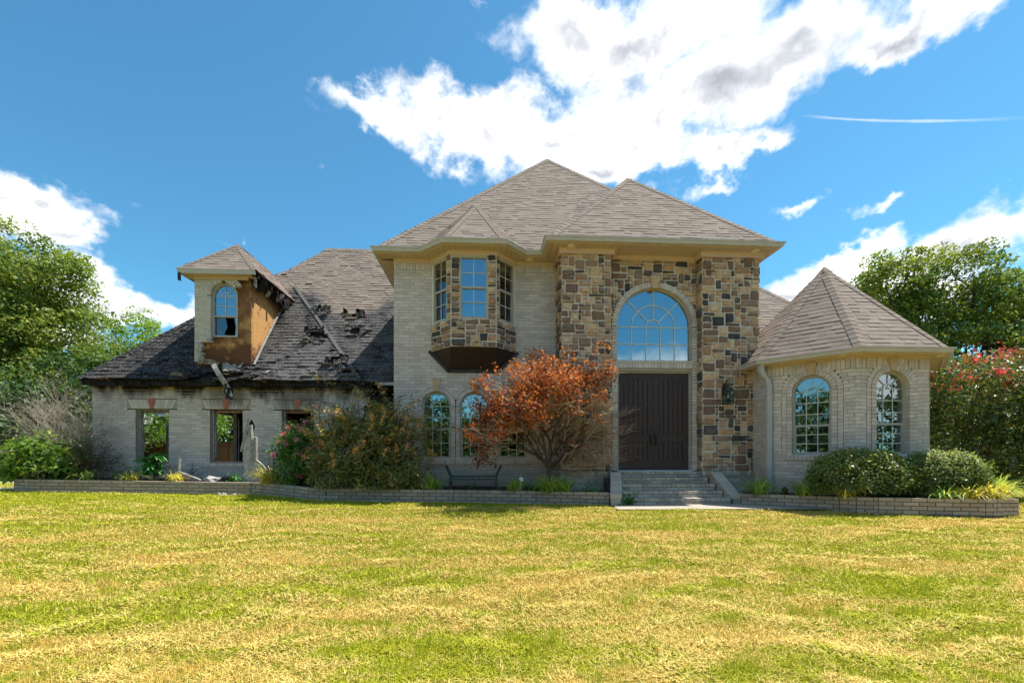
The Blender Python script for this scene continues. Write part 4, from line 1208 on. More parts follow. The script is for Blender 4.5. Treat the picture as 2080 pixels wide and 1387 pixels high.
for k in range(14): # ragged mortar lumps along the break
    z = 3.38 + .045 * k; s = vlimit(z)[1] - .02 + random.uniform(-.02, .05)
    m.hexa([fv.P(s + a * .05 + random.uniform(-.015, .015), b2 * .05 - .03, z + cc * .05 + random.uniform(-.01, .01)) for cc in (0, 1) for a, b2 in ((-1, 1), (1, 1), (1, -1), (-1, -1))], rnd())
m.build('broken_mortar', 'white_debris', D, kind='stuff')
wn = window(fd, D, dw, d=.0, rail=4.56, cols=2, rows_lo=2, rows_up=2, fw=.04, lower=False)
g = MB(); S0, S1 = dw['s0'] + .04, dw['s1'] - .04
g.poly([fd.P(S0, -.02, 4.07), fd.P(S0 + .30, -.02, 4.07), fd.P(S0 + .22, -.02, 4.12), fd.P(S0 + .3, -.02, 4.3), fd.P(S0 + .26, -.02, 4.54), fd.P(S0, -.02, 4.54)]); g.build('broken_pane', 'glass_dim', wn)
g = MB(); g.poly([fd.P(S1 - .05, -.02, 4.07), fd.P(S1, -.02, 4.07), fd.P(S1, -.02, 4.54), fd.P(S1 - .07, -.02, 4.54), fd.P(S1 - .03, -.02, 4.3)]); g.build('broken_pane', 'glass', wn)
e3 = DZ + .04
d0, d1 = V((-7.66, 11.43, e3)), V((-5.78, 11.43, e3)); dh = .94; DA = V((-6.72, 11.43 + dh, e3 + dh * 1.13)); DB = V((-6.72, 15.0, DA.z)); d2, d3 = V((-5.78, 14.1, e3)), V((-7.66, 14.1, e3))
RD = deck('dormer_roof', D, [(d0, d1, DA), (d1, d2, DB, DA), (d3, d0, DA, DB)])
roof_plane(RD, [d0, d1, DA]); roof_plane(RD, [d1, d2, DB, DA]); roof_plane(RD, [d3, d0, DA, DB])
hip_caps(RD, d0, DA, n1=V((0, -1.13, 1)), n2=V((-1.13, 0, 1)), width=.1); hip_caps(RD, d1, DA, n1=V((0, -1.13, 1)), n2=V((1.13, 0, 1)), width=.1)
sweep('fascia', 'gutter_metal', D, [(-7.66, 13.4, e3), (-7.66, 11.43, e3), (-5.80, 11.43, e3)], [(-.03, -.11), (.0, -.11), (.02, -.02), (.03, 0), (-.03, 0)])
m = MB(); m.box(-7.62, -7.40, 11.47, 13.5, e3 - .10, e3 - .08); m.box(-7.40, -5.95, 11.47, 11.75, e3 - .10, e3 - .08); m.build('soffit', 'soffit', D)
sweep('frieze', 'trim', D, [(-7.40, 11.65, DZ - .13), (-6.08, 11.65, DZ - .13)], frz)
# burnt-off right eave: charred rafters and drooping strips
m = MB()
for k in range(7):
    y = 11.6 + k * .34; m.hexa([(-6.1, y, e3 + .05), (-5.80, y, e3 - .14 - .02 * k), (-5.80, y + .05, e3 - .14 - .02 * k), (-6.1, y + .05, e3 + .05), (-6.1, y, e3 + .15), (-5.80, y, e3 - .04), (-5.80, y + .05, e3 - .04), (-6.1, y + .05, e3 + .15)])
m.box(-6.05, -5.80, 11.5, 13.9, e3 - .03, e3 - .012)
m.build('charred_eave', 'char', D)
m = MB()
for (x, y0, y1, z0, z1, wd) in ((-5.88, 11.55, 13.3, e3 - .10, e3 - .42, .10), (-5.80, 11.5, 13.9, e3 - .06, e3 - .20, .07), (-5.97, 11.7, 13.2, e3 - .16, e3 - .50, .05)):
    n = 8; pts = []
    for k in range(n + 1):
        f = k / n; pts.append((x + random.uniform(-.02, .02), y0 + (y1 - y0) * f, z0 + (z1 - z0) * f + .08 * math.sin(f * 3.14)))
    for p, q in zip(pts, pts[1:]): m.hexa([(p[0], p[1], p[2]), (p[0] + .015, p[1], p[2]), (q[0] + .015, q[1], q[2]), (q[0], q[1], q[2]), (p[0], p[1], p[2] + wd), (p[0] + .015, p[1], p[2] + wd), (q[0] + .015, q[1], q[2] + wd), (q[0], q[1], q[2] + wd)])
m.build('hanging_fascia', 'char', D)
for k in range(9): scrap(D, random.uniform(-5.95, -5.78), 11.6 + k * .26, e3 - random.uniform(.0, .1), random.uniform(.1, .2), random.uniform(.2, .34), random.uniform(1.2, 1.9), random.uniform(-1.9, -1.2), random.choice(['char', 'char', 'pale_board']), .05)
scrap(D, -7.62, 11.42, e3 - .1, .07, .2, .3, -1.5, 'dark_iron', .02, 'loose_flap')
# flashing strip sloping down the dormer's right side, and the strip dangling over the wall
m = MB()
def ribbon(m, pts, w, d=(1, 0, 0), th=.012):
    d = V(d).normalized()
    for p, q in zip(pts, pts[1:]):
        p, q = V(p), V(q); u = d * w / 2; n = (q - p).cross(d).normalized() * th
        m.hexa([p - u, p + u, p + u + n, p - u + n, q - u, q + u, q + u + n, q - u + n])
ribbon(m, [(-5.97, 11.72, 3.35), (-5.99, 12.2, 3.95), (-5.98, 12.9, 4.85), (-5.99, 13.6, 5.66)], .055, (1, 0, -.2))
m.build('flashing', 'pale_board', D)
m = MB(); ribbon(m, [(-7.28, 11.62, 3.38), (-6.95, 11.58, 3.36), (-6.75, 11.52, 3.26)], .16, (.2, .5, 1)); m.build('torn_board', 'scorched_board', D)
m = MB(); ribbon(m, [(-6.82, 11.45, 3.28), (-6.72, 11.36, 3.16), (-6.60, 11.33, 2.98), (-6.50, 11.36, 2.80), (-6.42, 11.38, 2.66)], .11, (1, .2, .45))
ribbon(m, [(-6.44, 11.37, 2.70), (-6.40, 11.38, 2.56), (-6.36, 11.39, 2.44)], .12, (1, .4, .2)); hs = m.build('hanging_strip', 'pale_board', H)
scrap(H, -6.38, 11.36, 2.42, .16, .28, .2, 1.4, 'char', .04, 'charred_scrap'); scrap(H, -6.45, 11.37, 2.55, .10, .24, .6, 1.5, 'char', .03, 'charred_scrap')
flush_bricks(); flush_stones(); flush_shingles()

# ================================================================== STEPS, PLANTERS, PATH
ST = thing('front_steps', 'five grey brick entry steps between two sloping cheek walls', 'steps')
def steps():
    n, rise, tread = 5, .1274, .26; core = MB()
    for k in range(n):
        y = 8.71 + tread * k; z1 = rise * (k + 1)
        core.box(2.56, 4.98, y + .008, 10.1 if k == n - 1 else y + tread + .1, z1 - rise - .08, z1 - .006)
    core.build('step_core', 'mortar_dark', ST)
    for k in range(n):
        y = 8.71 + tread * k; zb = rise * k
        xl = 2.62 + .30 * (k / 4) ** 1.2; xr = 4.92 - .10 * (k / 4)
        L = xr - xl
        m_ = int(L / .254); st = L / m_
        for j in range(m_ + (k % 2)):
            a = max(xl, xl + (j - .5 * (k % 2)) * st); b = min(xr, xl + (j + 1 - .5 * (k % 2)) * st)
            if k == n - 1 and False: continue
            b_ = MB(); b_.box(a + .005, b - .005, y, y + .1, zb + .004, zb + .058, rnd()); b_.build('brick', 'step_brick', ST)
        m_ = int(L / .102); st = L / m_
        for j in range(m_):
            jj = random.uniform(-.004, .004)
            b_ = MB(); b_.box(xl + j * st + .005, xl + (j + 1) * st - .005, y - .006 + jj, y + .25, zb + .068, zb + rise + random.uniform(-.002, .003), rnd()); b_.build('brick', 'step_brick', ST)
    # porch paving behind the top step
    m_ = 22; st = 2.2 / m_
    b_ = MB(); b_.box(2.8, 4.86, 9.98, 10.12, .50, .634, .4); b_.build('porch_floor', 'step_brick', ST)
    # cheek walls: (top centre, front centre)
    for (xt, xf, yt, yf) in ((2.80, 2.53, 9.66, 8.60), (4.99, 5.04, 9.66, 8.74)):
        def cx(y): return xt + (xf - xt) * ((yt - y) / (yt - yf)) ** 1.3 if y < yt else xt
        def top(y):
            f = (y - yf) / (yt - yf)
            return .215 if f < .06 else min(.637, .215 + (.637 - .215) * ((f - .06) / .70))
        ck = MB(); hw = .105
        for k in range(9):
            z0 = -.03 + k * CO; z1 = z0 + CO - .008
            y = yf + (k % 2) * .12
            ys = [yf] + list(np.arange(yf + .127 + (k % 2) * .127, yt, .254)) + [yt]
            for ya, yb in zip(ys, ys[1:]):
                if top(yb) - .03 < z1: 
                    if top(yb) - .03 < z0 + .02: continue
                zt0 = min(z1, max(z0 + .005, top(ya) - .045)); zt1 = min(z1, top(yb) - .045)
                if zt1 - z0 < .01: continue
                a, b = cx(ya), cx(yb)
                ck.hexa([(a - hw, ya + .004, z0), (a + hw, ya + .004, z0), (b + hw, yb - .004, z0), (b - hw, yb - .004, z0), (a - hw, ya + .004, zt0), (a + hw, ya + .004, zt0), (b + hw, yb - .004, zt1), (b - hw, yb - .004, zt1)], rnd())
        cko = ck.build('cheek_wall', 'step_brick', ST)
        core = MB(); ys = np.linspace(yf + .01, yt, 14)
        for ya, yb in zip(ys, ys[1:]):
            a, b, h = cx(ya), cx(yb), hw - .008
            core.hexa([(a - h, ya, -.04), (a + h, ya, -.04), (b + h, yb, -.04), (b - h, yb, -.04), (a - h, ya, top(ya) - .05), (a + h, ya, top(ya) - .05), (b + h, yb, top(yb) - .05), (b - h, yb, top(yb) - .05)])
        core.build('mortar_core', 'mortar', cko)
        y = yf - .008
        while y < yt:
            ye = y + .0714 * math.cos(math.atan((top(y + .07) - top(y)) / .07)); ya, yb = y + .003, ye - .003; a, b, h = cx(max(ya, yf)), cx(yb), hw + .012
            za, zb = top(ya), top(yb); c_ = MB()
            c_.hexa([(a - h, ya, za - .05), (a + h, ya, za - .05), (b + h, yb, zb - .05), (b - h, yb, zb - .05), (a - h, ya, za), (a + h, ya, za), (b + h, yb, zb), (b - h, yb, zb)], .55 + .45 * rnd()); c_.build('cap_brick', 'step_brick', cko); y = ye
steps()

def planter(name, label, path, courses=4, back=None, mortar='mortar_dark'):
    root = thing(name, label, 'garden wall'); P = [V(p) for p in path]
    core = MB()
    segs = []
    for a, b in zip(P, P[1:]): segs.append((a, b, math.hypot(b.x - a.x, b.y - a.y)))
    # per-vertex inward normals (mitred)
    nm = []
    for k in range(len(P)):
        d = V((0, 0, 0))
        if k: q = (P[k] - P[k - 1]); d += V((-q.y, q.x, 0)).normalized()
        if k < len(P) - 1: q = (P[k + 1] - P[k]); d += V((-q.y, q.x, 0)).normalized()
        nm.append(d.normalized())
    H_ = courses * CO
    for k, (a, b, L) in enumerate(segs):
        na, nb = nm[k], nm[k + 1]; i0, i1 = .008, .12
        z = V((0, 0, 1))
        pts = [a + na * i0, b + nb * i0, b + nb * i1, a + na * i1]
        core.hexa([p - z * H_ - z * .2 for p in pts] + [p - z * .006 for p in pts])
    core.build('mortar_core', mortar, root)
    for k, (a, b, L) in enumerate(segs):
        for c in range(courses):
            off = BL / 2 * (c % 2); s = -off
            while s < L - .01:
                s0, s1 = max(0, s) + .008, min(L, s + BL) - .008; s += BL
                if s1 - s0 < .02: continue
                f0, f1 = s0 / L, s1 / L
                p, q = a.lerp(b, f0), a.lerp(b, f1); n0, n1 = nm[k].lerp(nm[k + 1], f0), nm[k].lerp(nm[k + 1], f1)
                z0 = -(c + 1) * CO + .009; z1 = -c * CO - .004; j = random.uniform(-.003, .003)
                up = V((0, 0, 1)); e_ = .125
                mm = MB(); mm.hexa([p - n0 * j + up * z0, q - n1 * j + up * z0, q + n1 * e_ + up * z0, p + n0 * e_ + up * z0, p - n0 * j + up * z1, q - n1 * j + up * z1, q + n1 * e_ + up * z1, p + n0 * e_ + up * z1], rnd())
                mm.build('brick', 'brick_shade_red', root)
    if back:
        m_ = MB(); top_ = [p + n * .1 - V((0, 0, .045)) for p, n in zip(P, nm)]
        for (a, b), (c, d) in zip(zip(top_, top_[1:]), zip(back, back[1:])): m_.poly([a, b, V(d), V(c)])
        o = m_.build('soil', 'soil'); o['kind'] = 'structure'
    return root
planter('garden_wall', 'long low brick planter wall in front of the burnt wing and the arched windows',
        [(-10.75, 11.2, .47), (-10.80, 10.85, .47), (-10.67, 10.61, .465), (-10.3, 10.56, .46), (-5.45, 10.57, .375), (-5.15, 10.46, .37), (-4.15, 9.80, .335), (-3.75, 9.52, .32), (-3.35, 9.44, .305), (-.7, 9.28, .275), (1.0, 9.06, .262), (2.45, 8.76, .25)],
        back=[(-10.7, 11.9, .46)] * 2 + [(-10.5, 11.9, .46), (-10.2, 11.9, .46), (-5.45, 11.9, .40), (-5.1, 11.9, .40), (-4.1, 11.9, .38), (-3.0, 11.9, .37), (-2.6, 10.6, .34), (-.7, 10.6, .30), (1.0, 10.6, .27), (2.9, 10.3, .26)])
planter('garden_wall', 'low brick planter wall curving below the turret and the round hedges',
        [(5.15, 8.74, .215), (6.35, 7.66, .245), (6.55, 7.52, .25), (6.85, 7.40, .25), (8.45, 7.06, .24), (8.65, 7.05, .24), (9.3, 7.25, .225), (9.75, 7.9, .22), (10.6, 9.6, .22)],
        back=[(5.6, 9.4, .22), (6.7, 8.6, .22), (7.0, 8.3, .22), (7.2, 8.3, .22), (8.3, 8.3, .22), (8.5, 8.3, .22), (8.8, 8.6, .22), (9.3, 9.0, .22), (9.8, 10.0, .22)])
m = MB(); m.poly([(2.35, 7.9, .012), (4.6, 7.86, .012), (6.1, 7.72, .012), (6.42, 7.66, .012), (5.1, 8.72, .012), (2.5, 8.74, .012)]); o = m.build('path', 'concrete'); o['kind'] = 'structure'
m = MB(); m.poly([(-14.5, 10.9, .20), (-11.0, 10.6, .20), (-10.8, 12.2, .22), (-15, 13.6, .24)]); m.poly([(-26, 13.6, .24), (-9.8, 13.0, .24), (-9.8, 18.5, .24), (-26, 22, .24)]); o = m.build('driveway', 'concrete'); o['kind'] = 'structure'

# ================================================================== SMALL OBJECTS
def bench():
    B = thing('garden_bench', 'dark green backless metal bench under the arched windows', 'bench')
    x0, x1, y0, y1 = -.80, .20, 9.62, 9.98
    for sg, x in ((-1, x0), (1, x1)):
        m = MB()
        for y in (y0, y1):
            m.tube([(x, y, .22), (x, y, .56), (x + sg * .03, y, .62), (x + sg * .09, y, .74), (x + sg * .10, y, .78)], .019, 6)
        m.tube([(x + sg * .10, y0, .78), (x + sg * .10, y1, .78)], .014, 6); m.tube([(x, y0, .32), (x, y1, .32)], .01, 6); m.build('side_frame', 'bench_green', B)
    for k in range(5):
        m = MB(); y = y0 + .02 + k * (y1 - y0 - .04) / 4; m.box(x0, x1, y - .028, y + .028, .535, .555); m.build('seat_slat', 'bench_green', B)
    m = MB(); m.box(x0, x1, y0 - .02, y0 - .005, .455, .49); m.box(x0, x1, y0 - .02, y0 - .005, .545, .56)
    for k in range(26): x = x0 + .02 + k * (x1 - x0 - .04) / 25; m.box(x - .011, x + .011, y0 - .018, y0 - .007, .48, .55)
    m.build('front_rail', 'bench_green', B)
bench()
def lantern():
    B = thing('wall_lantern', 'black carriage lantern hanging on the right stone pier', 'lantern')
    x, y = 5.32, 9.52
    m = MB(); m.box(x - .045, x + .045, 9.66, 9.705, 2.36, 2.60); m.tube([(x, 9.68, 2.56), (x, 9.62, 2.66), (x, 9.55, 2.665), (x, y, 2.62), (x, y, 2.54)], .010, 6)
    m.tube([(x, 9.54, 2.66), (x + .03, 9.53, 2.70), (x + .05, 9.53, 2.67), (x + .03, 9.53, 2.65)], .007, 5); m.build('bracket', 'dark_iron', B)
    m = MB(); w = .10
    m.hexa([(x - w, y - w, 2.42), (x + w, y - w, 2.42), (x + w, y + w, 2.42), (x - w, y + w, 2.42), (x - .03, y - .03, 2.53), (x + .03, y - .03, 2.53), (x + .03, y + .03, 2.53), (x - .03, y + .03, 2.53)]); m.tube([(x, y, 2.52), (x, y, 2.56)], .02, 8); m.build('cap', 'dark_iron', B)
    m = MB(); w = .085
    for sx in (-1, 1):
        for sy in (-1, 1): m.box(x + sx * w - .007, x + sx * w + .007, y + sy * w - .007, y + sy * w + .007, 2.14, 2.42)
    for z in (2.13, 2.405): m.box(x - w - .01, x + w + .01, y - w - .01, y + w + .01, z, z + .014)
    m.build('cage', 'dark_iron', B)
    for dx, dy in ((0, -1), (-1, 0), (1, 0)):
        m = MB()
        if dx == 0: m.poly([(x - w, y - w, 2.145), (x + w, y - w, 2.145), (x + w, y - w, 2.404), (x - w, y - w, 2.404)])
        else: m.poly([(x + dx * w, y - w, 2.145), (x + dx * w, y + w, 2.145), (x + dx * w, y + w, 2.404), (x + dx * w, y - w, 2.404)])
        m.build('pane', 'glass_dim', B)
    m = MB(); m.tube([(x, y, 2.144), (x, y, 2.27)], .016, 8); m.build('candle_socket', 'dark_iron', B)
    m = MB(); m.tube([(x, y, 2.271), (x, y, 2.30), (x, y, 2.345)], [.011, .016, .004], 8); m.build('bulb', 'door_light', B)
lantern()
def rough_slab(m, outline, y, th, r=0.):
    """ragged upright slab, outline in (x,z)"""
    A = [V((x, y + random.uniform(-.01, .01), z)) for x, z in outline]; m.prism(A, (0, th, 0), r)
B = thing('wall_remnant', 'jagged grey-white remnant of wall standing upright in the planter', 'rubble')
m = MB(); rough_slab(m, [(-5.88, .34), (-5.52, .34), (-5.26, .50), (-5.30, .62), (-5.42, .78), (-5.60, .92), (-5.62, 1.2), (-5.61, 1.42), (-5.66, 1.44), (-5.68, 1.70), (-5.76, 1.72), (-5.80, 1.2), (-5.84, .8)], 11.02, .07); m.build('slab', 'white_debris', B)
m = MB(); rough_slab(m, [(-5.625, .86), (-5.565, .88), (-5.555, 1.44), (-5.60, 1.46)], 10.99, .10); rough_slab(m, [(-5.70, 1.38), (-5.655, 1.38), (-5.66, 1.74), (-5.70, 1.74)], 10.98, .08)
for k in range(9): m.box(-5.70, -5.64, 11.0, 11.02, .86 + .06 * k, .88 + .06 * k)
m.build('edge_strip', 'pale_board', B)
m = MB(); m.hexa([(-5.93, 10.98, 1.10), (-5.88, 10.98, 1.09), (-5.88, 11.0, 1.09), (-5.93, 11.0, 1.10), (-5.74, 10.98, 1.90), (-5.69, 10.98, 1.91), (-5.69, 11.0, 1.91), (-5.74, 11.0, 1.90)]); m.build('leaning_strip', 'pale_board', B)
m = MB(); rough_slab(m, [(-5.84, 1.5), (-5.70, 1.52), (-5.64, 1.72), (-5.72, 1.88), (-5.80, 1.76)], 11.10, .02); m.build('charred_flap', 'char', B)
def lump(name, label, cat, c, s, mat, seed):
    rs = random.Random(seed); bm = bmesh.new(); bmesh.ops.create_icosphere(bm, subdivisions=2, radius=1)
    for v in bm.verts:
        k = 1 + rs.uniform(-.35, .35); v.co = V((v.co.x * s[0] * k, v.co.y * s[1] * k, v.co.z * s[2] * k)) + V(c)
    me = bpy.data.meshes.new(name); bm.to_mesh(me); bm.free(); at = me.attributes.new('rnd', 'FLOAT', 'FACE'); me.materials.append(MATS[mat])
    return tag(link(name, me), label, cat)
lump('rubble_chunk', 'pale rubble chunk in the planter below the middle burnt window', 'rubble', (-6.55, 10.95, .42), (.17, .12, .09), 'white_debris', 3)
lump('charred_lump', 'black charred lump in the planter beside the pale rubble chunk', 'rubble', (-6.12, 10.85, .42), (.13, .1, .10), 'char', 4)
lump('mortar_chunk', 'pale flat chunk on the grass before the burnt wing, the larger one', 'rubble', (-5.98, 10.34, .12), (.10, .06, .035), 'white_debris', 5)
lump('mortar_chunk', 'small pale chunk on the grass near the planter corner', 'rubble', (-5.70, 10.33, .11), (.06, .05, .03), 'white_debris', 6)
m = MB(); m.hexa([(-7.25, 10.9, .42), (-6.75, 10.8, .42), (-6.75, 10.88, .42), (-7.25, 10.98, .42), (-7.28, 10.9, .62), (-6.76, 10.8, .44), (-6.76, 10.88, .44), (-7.28, 10.98, .62)]); tag(m.build('fallen_board', 'pale_board'), 'pale fallen board leaning in the planter between the burnt windows', 'board')
m = MB(); m.tube([(-7.34, 10.95, .40), (-7.32, 10.98, .88)], .035, 10); m.tube([(-7.322, 10.978, .86), (-7.30, 10.99, .93)], [.035, .028], 10); tag(m.build('broken_pipe', 'pale_board'), 'short white broken pipe upright beside a charred twiggy bush', 'pipe')
m = MB(); m.tube([(0.70, 9.18, .30), (0.70, 9.18, .47)], .012, 8); m.tube([(0.70, 9.18, .46), (0.70, 9.18, .50), (.70, 9.18, .545)], [.05, .055, .02], 12); tag(m.build('solar_path_light', 'net_white'), 'small white-topped path light among the lily leaves by the bench', 'path light')
m = MB(); m.box(5.78, 5.86, 8.33, 8.41, .2, .34); m.tube([(5.82, 8.37, .33), (5.82, 8.37, .38)], [.045, .02], 10); tag(m.build('spotlight', 'dark_iron'), 'small black garden spotlight in the planter left of the hedges', 'spotlight')
def hoop():
    x, y = -15.9, 22.0
    B = thing('basketball_hoop', 'basketball hoop with white net seen through the leftmost burnt window', 'basketball hoop')
    m = MB(); m.tube([(x + .35, y + .5, .1), (x + .35, y + .5, 2.6), (x + .2, y + .1, 3.2)], .07, 8); m.build('pole', 'dark_iron', B)
    m = MB(); m.box(x - .9, x + .9, y, y + .04, 2.95, 3.95); bb = m.build('backboard', 'hoop_blue', B)
    m = MB(); m.box(x - .9, x + .9, y - .02, y, 2.93, 2.99); m.box(x + .6, x + .66, y - .02, y, 2.95, 3.9); m.box(x - .66, x - .6, y - .02, y, 2.95, 3.9); m.build('frame', 'net_white', bb)
    m = MB(); N = 16; m.tube([(x + .23 * math.cos(6.283 * k / N), y - .3 + .23 * math.sin(6.283 * k / N), 3.02) for k in range(N + 1)], .015, 6); m.box(x - .06, x + .06, y - .1, y - .021, 2.98, 3.05); m.build('rim', 'red_rim', B)
    m = MB(); N = 12
    for k in range(N):
        for s in (-1, 1):
            pts = [(x + (.23 - .1 * f) * math.cos(6.283 * (k + s * 1.6 * f) / N), y - .3 + (.23 - .1 * f) * math.sin(6.283 * (k + s * 1.6 * f) / N), 3.01 - .48 * f) for f in (0, .35, .7, 1)]
            m.tube(pts, .012, 4)
    m.build('net', 'net_white', B)
hoop()
def fence(name, label, a, b, h, z=.15, w=.14):
    B = thing(name, label, 'fence'); a, b = V((*a, 0)), V((*b, 0)); L = (b - a).length; u = (b - a) / L; n = V((u.y, -u.x, 0)); m = MB(); s = 0
    while s < L:
        p, q = a + u * s, a + u * (s + w - .008); hh = h + random.uniform(-.01, .01); r = rnd(); Z = V((0, 0, 1))
        m.hexa([p + Z * z, q + Z * z, q - n * .02 + Z * z, p - n * .02 + Z * z, p + Z * (z + hh), q + Z * (z + hh), q - n * .02 + Z * (z + hh), p - n * .02 + Z * (z + hh)], r); s += w
    m.build('pickets', 'fence_wood', B, kind='stuff')
    m = MB(); Z = V((0, 0, 1))
    for zz in (h - .06, h - .3): m.hexa([a + n * .03 + Z * (z + zz), b + n * .03 + Z * (z + zz), b + n * .001 + Z * (z + zz), a + n * .001 + Z * (z + zz)] + [a + n * .03 + Z * (z + zz + .1), b + n * .03 + Z * (z + zz + .1), b + n * .001 + Z * (z + zz + .1), a + n * .001 + Z * (z + zz + .1)], .3)
    m.build('rail', 'fence_wood', B)
fence('wooden_fence', 'brown board fence behind the house, seen through the burnt windows', (-26.5, 26.5), (-6, 30), 1.75)
def shed():
    B = thing('garden_shed', 'low brown wooden shed with grey shingled roof at the left edge', 'shed')
    m = MB()
    for k in range(40):
        x = -26.5 + k * .142; m.box(x, x + .134, 21.2, 21.25, .05, 1.45, rnd())
    m.box(-26.5, -20.85, 21.26, 24, .05, 1.4); m.build('wall', 'fence_wood', B)
    m = MB(); 
    for x in (-24.9, -23.4, -22.0, -21.1): m.box(x, x + .05, 21.15, 21.2, .05, 1.42)
    m.build('trim_board', 'scorched_board', B)
    rd = deck('roof', B, [((-26.8, 20.9, 1.36), (-20.7, 20.9, 1.36), (-20.7, 22.6, 2.05), (-26.8, 22.6, 2.05)), ((-20.7, 24.3, 1.36), (-26.8, 24.3, 1.36), (-26.8, 22.6, 2.05), (-20.7, 22.6, 2.05))], 'shingle')
    m = MB()
    for k in range(9):
        y0, y1 = 20.9 + k * .19, 20.9 + (k + 1) * .19; z0, z1 = 1.37 + k * .0771, 1.37 + (k + 1) * .0771; x = -26.8
        while x < -20.72:
            w = min(random.uniform(.2, .4), -20.7 - x); m.poly([(x, y0, z0 + .02), (x + w - .005, y0, z0 + .02), (x + w - .005, y1, z1 + .002), (x, y1, z1 + .002)], rnd()); m.poly([(x, y0, z0 - .01), (x + w - .005, y0, z0 - .01), (x + w - .005, y0, z0 + .02), (x, y0, z0 + .02)], rnd()); x += w
    m.build('shingle_courses', 'shingle', rd, kind='stuff')
    m = MB(); m.box(-26.8, -20.7, 20.86, 20.92, 1.24, 1.36); m.build('fascia', 'fence_wood', B)
shed()

# ================================================================== VEGETATION
def unit(a): return a / np.maximum(np.linalg.norm(a, axis=-1, keepdims=True), 1e-9)
def leaf_quads(c, size, up=.35, aspect=.55, out=None, fold=.18):
    """diamond leaves at points c (N,3)"""
    n = len(c); nrm = rng.normal(size=(n, 3)); nrm[:, 2] = np.abs(nrm[:, 2]) * .6 + up
    if out is not None: nrm = nrm + out
    nrm = unit(nrm); t = unit(np.cross(nrm, rng.normal(size=(n, 3)))); b = np.cross(nrm, t)
    L = (size * rng.uniform(.65, 1.3, n))[:, None]
    v = np.stack([c - t * L * .5, c + b * L * aspect * .5 + nrm * L * fold, c + t * L * .5, c - b * L * aspect * .5 + nrm * L * fold], 1)
    return v.reshape(-1, 3), np.arange(n * 4).reshape(n, 4)
def leaves(name, c, size, mat, parent, r=None, **kw):
    c = np.asarray(c); v, q = leaf_quads(c, size * rng.choice([.7, 1., 1.3], len(c)), **kw)
    return npmesh(name, v, q, rng.random(len(c)) if r is None else r, mat, parent)
def seg_mesh(name, segs, mat, parent, n=4):
    """segs rows: p0(3) p1(3) r0 r1"""
    s = np.asarray(segs, float); p0, p1, r0, r1 = s[:, :3], s[:, 3:6], s[:, 6], s[:, 7]
    d = unit(p1 - p0); ref = np.where(np.abs(d[:, 2:3]) < .9, [[0, 0, 1.]], [[1., 0, 0]])
    a = unit(np.cross(d, ref)); b = np.cross(d, a); N = len(s); th = np.arange(n) * 2 * np.pi / n
    ring = a[:, None] * np.cos(th)[None, :, None] + b[:, None] * np.sin(th)[None, :, None]
    v = np.concatenate([p0[:, None] + ring * r0[:, None, None], p1[:, None] + ring * r1[:, None, None]], 1).reshape(-1, 3)
    j = np.arange(n); f = np.stack([j, (j + 1) % n, n + (j + 1) % n, n + j], 1)
    q = (np.arange(N)[:, None, None] * 2 * n + f[None]).reshape(-1, 4)
    return npmesh(name, v, q, np.repeat(rng.random(N), n), mat, parent, smooth=True)
def limb(segs, p, q, r0, r1, n=6, wob=.06, sag=0.):
    p, q = np.asarray(p, float), np.asarray(q, float); L = np.linalg.norm(q - p); pts = []
    for k in range(n + 1):
        f = k / n; w = rng.normal(size=3) * wob * L * (1 if 0 < k < n else 0) * .5
        pts.append(p + (q - p) * f + w + np.array([0, 0, sag * L * math.sin(f * math.pi)]))
    for k in range(n):
        f0, f1 = k / n, (k + 1) / n; segs.append([*pts[k], *pts[k + 1], r0 + (r1 - r0) * f0, r0 + (r1 - r0) * f1])
    return pts
def lobe_points(lobes, k, shell=(.45, 1.0)):
    vol = np.array([l[3] * l[4] * l[5] for l in lobes]) ** .75; ch = rng.choice(len(lobes), k, p=vol / vol.sum())
    L = np.array(lobes)[ch]; d = unit(rng.normal(size=(k, 3))); rad = rng.uniform(shell[0] ** 2, shell[1] ** 2, k) ** .5
    return L[:, :3] + d * L[:, 3:] * rad[:, None], d
def tree(name, label, base, lobes, nclu, per, leaf, trunk_r, mat='oak_leaf', group=None, sig=.42, cat='tree', split=None, bark='bark', shell=(.45, 1.0), ground=None):
    T = thing(name, label, cat, group=group)
    cen, d = lobe_points(lobes, nclu, shell); base = np.asarray(base, float)
    top = np.array([np.mean([l[0] for l in lobes]), np.mean([l[1] for l in lobes]), max(l[2] for l in lobes)])
    segs = []; spine = limb(segs, base, base + (top - base) * .62, trunk_r, trunk_r * .3, 7, .09)
    for i in rng.choice(nclu, min(nclu, 46), replace=False):
        j = int(np.clip(((cen[i, 2] - base[2]) / max(.1, top[2] - base[2]) - .25) * 7, 1, 6)); limb(segs, spine[j], cen[i], trunk_r * .3, trunk_r * .05, 5, .08, .06)
    seg_mesh('trunk', segs, bark, T, 6)
    s = sig * rng.uniform(.6, 1.4, nclu); cnt = np.maximum(8, (per * rng.uniform(.5, 1.5, nclu))).astype(int)
    idx = np.repeat(np.arange(nclu), cnt); g = rng.normal(size=(len(idx), 3)); g = g * np.minimum(1, 1.65 / np.linalg.norm(g, axis=1, keepdims=True)) * np.array([1.15, 1.15, .75])
    c = cen[idx] + g * s[idx][:, None]
    tone = np.clip(rng.normal(.45, .24, nclu)[idx] + rng.normal(0, .18, len(idx)), 0, 1)
    if ground is not None: c[:, 2] = np.maximum(c[:, 2], ground + .03)
    leaves('crown', c, leaf, mat, T, tone, out=d[idx] * .5)
    return T
GRP = 'broadleaf trees beyond the house'
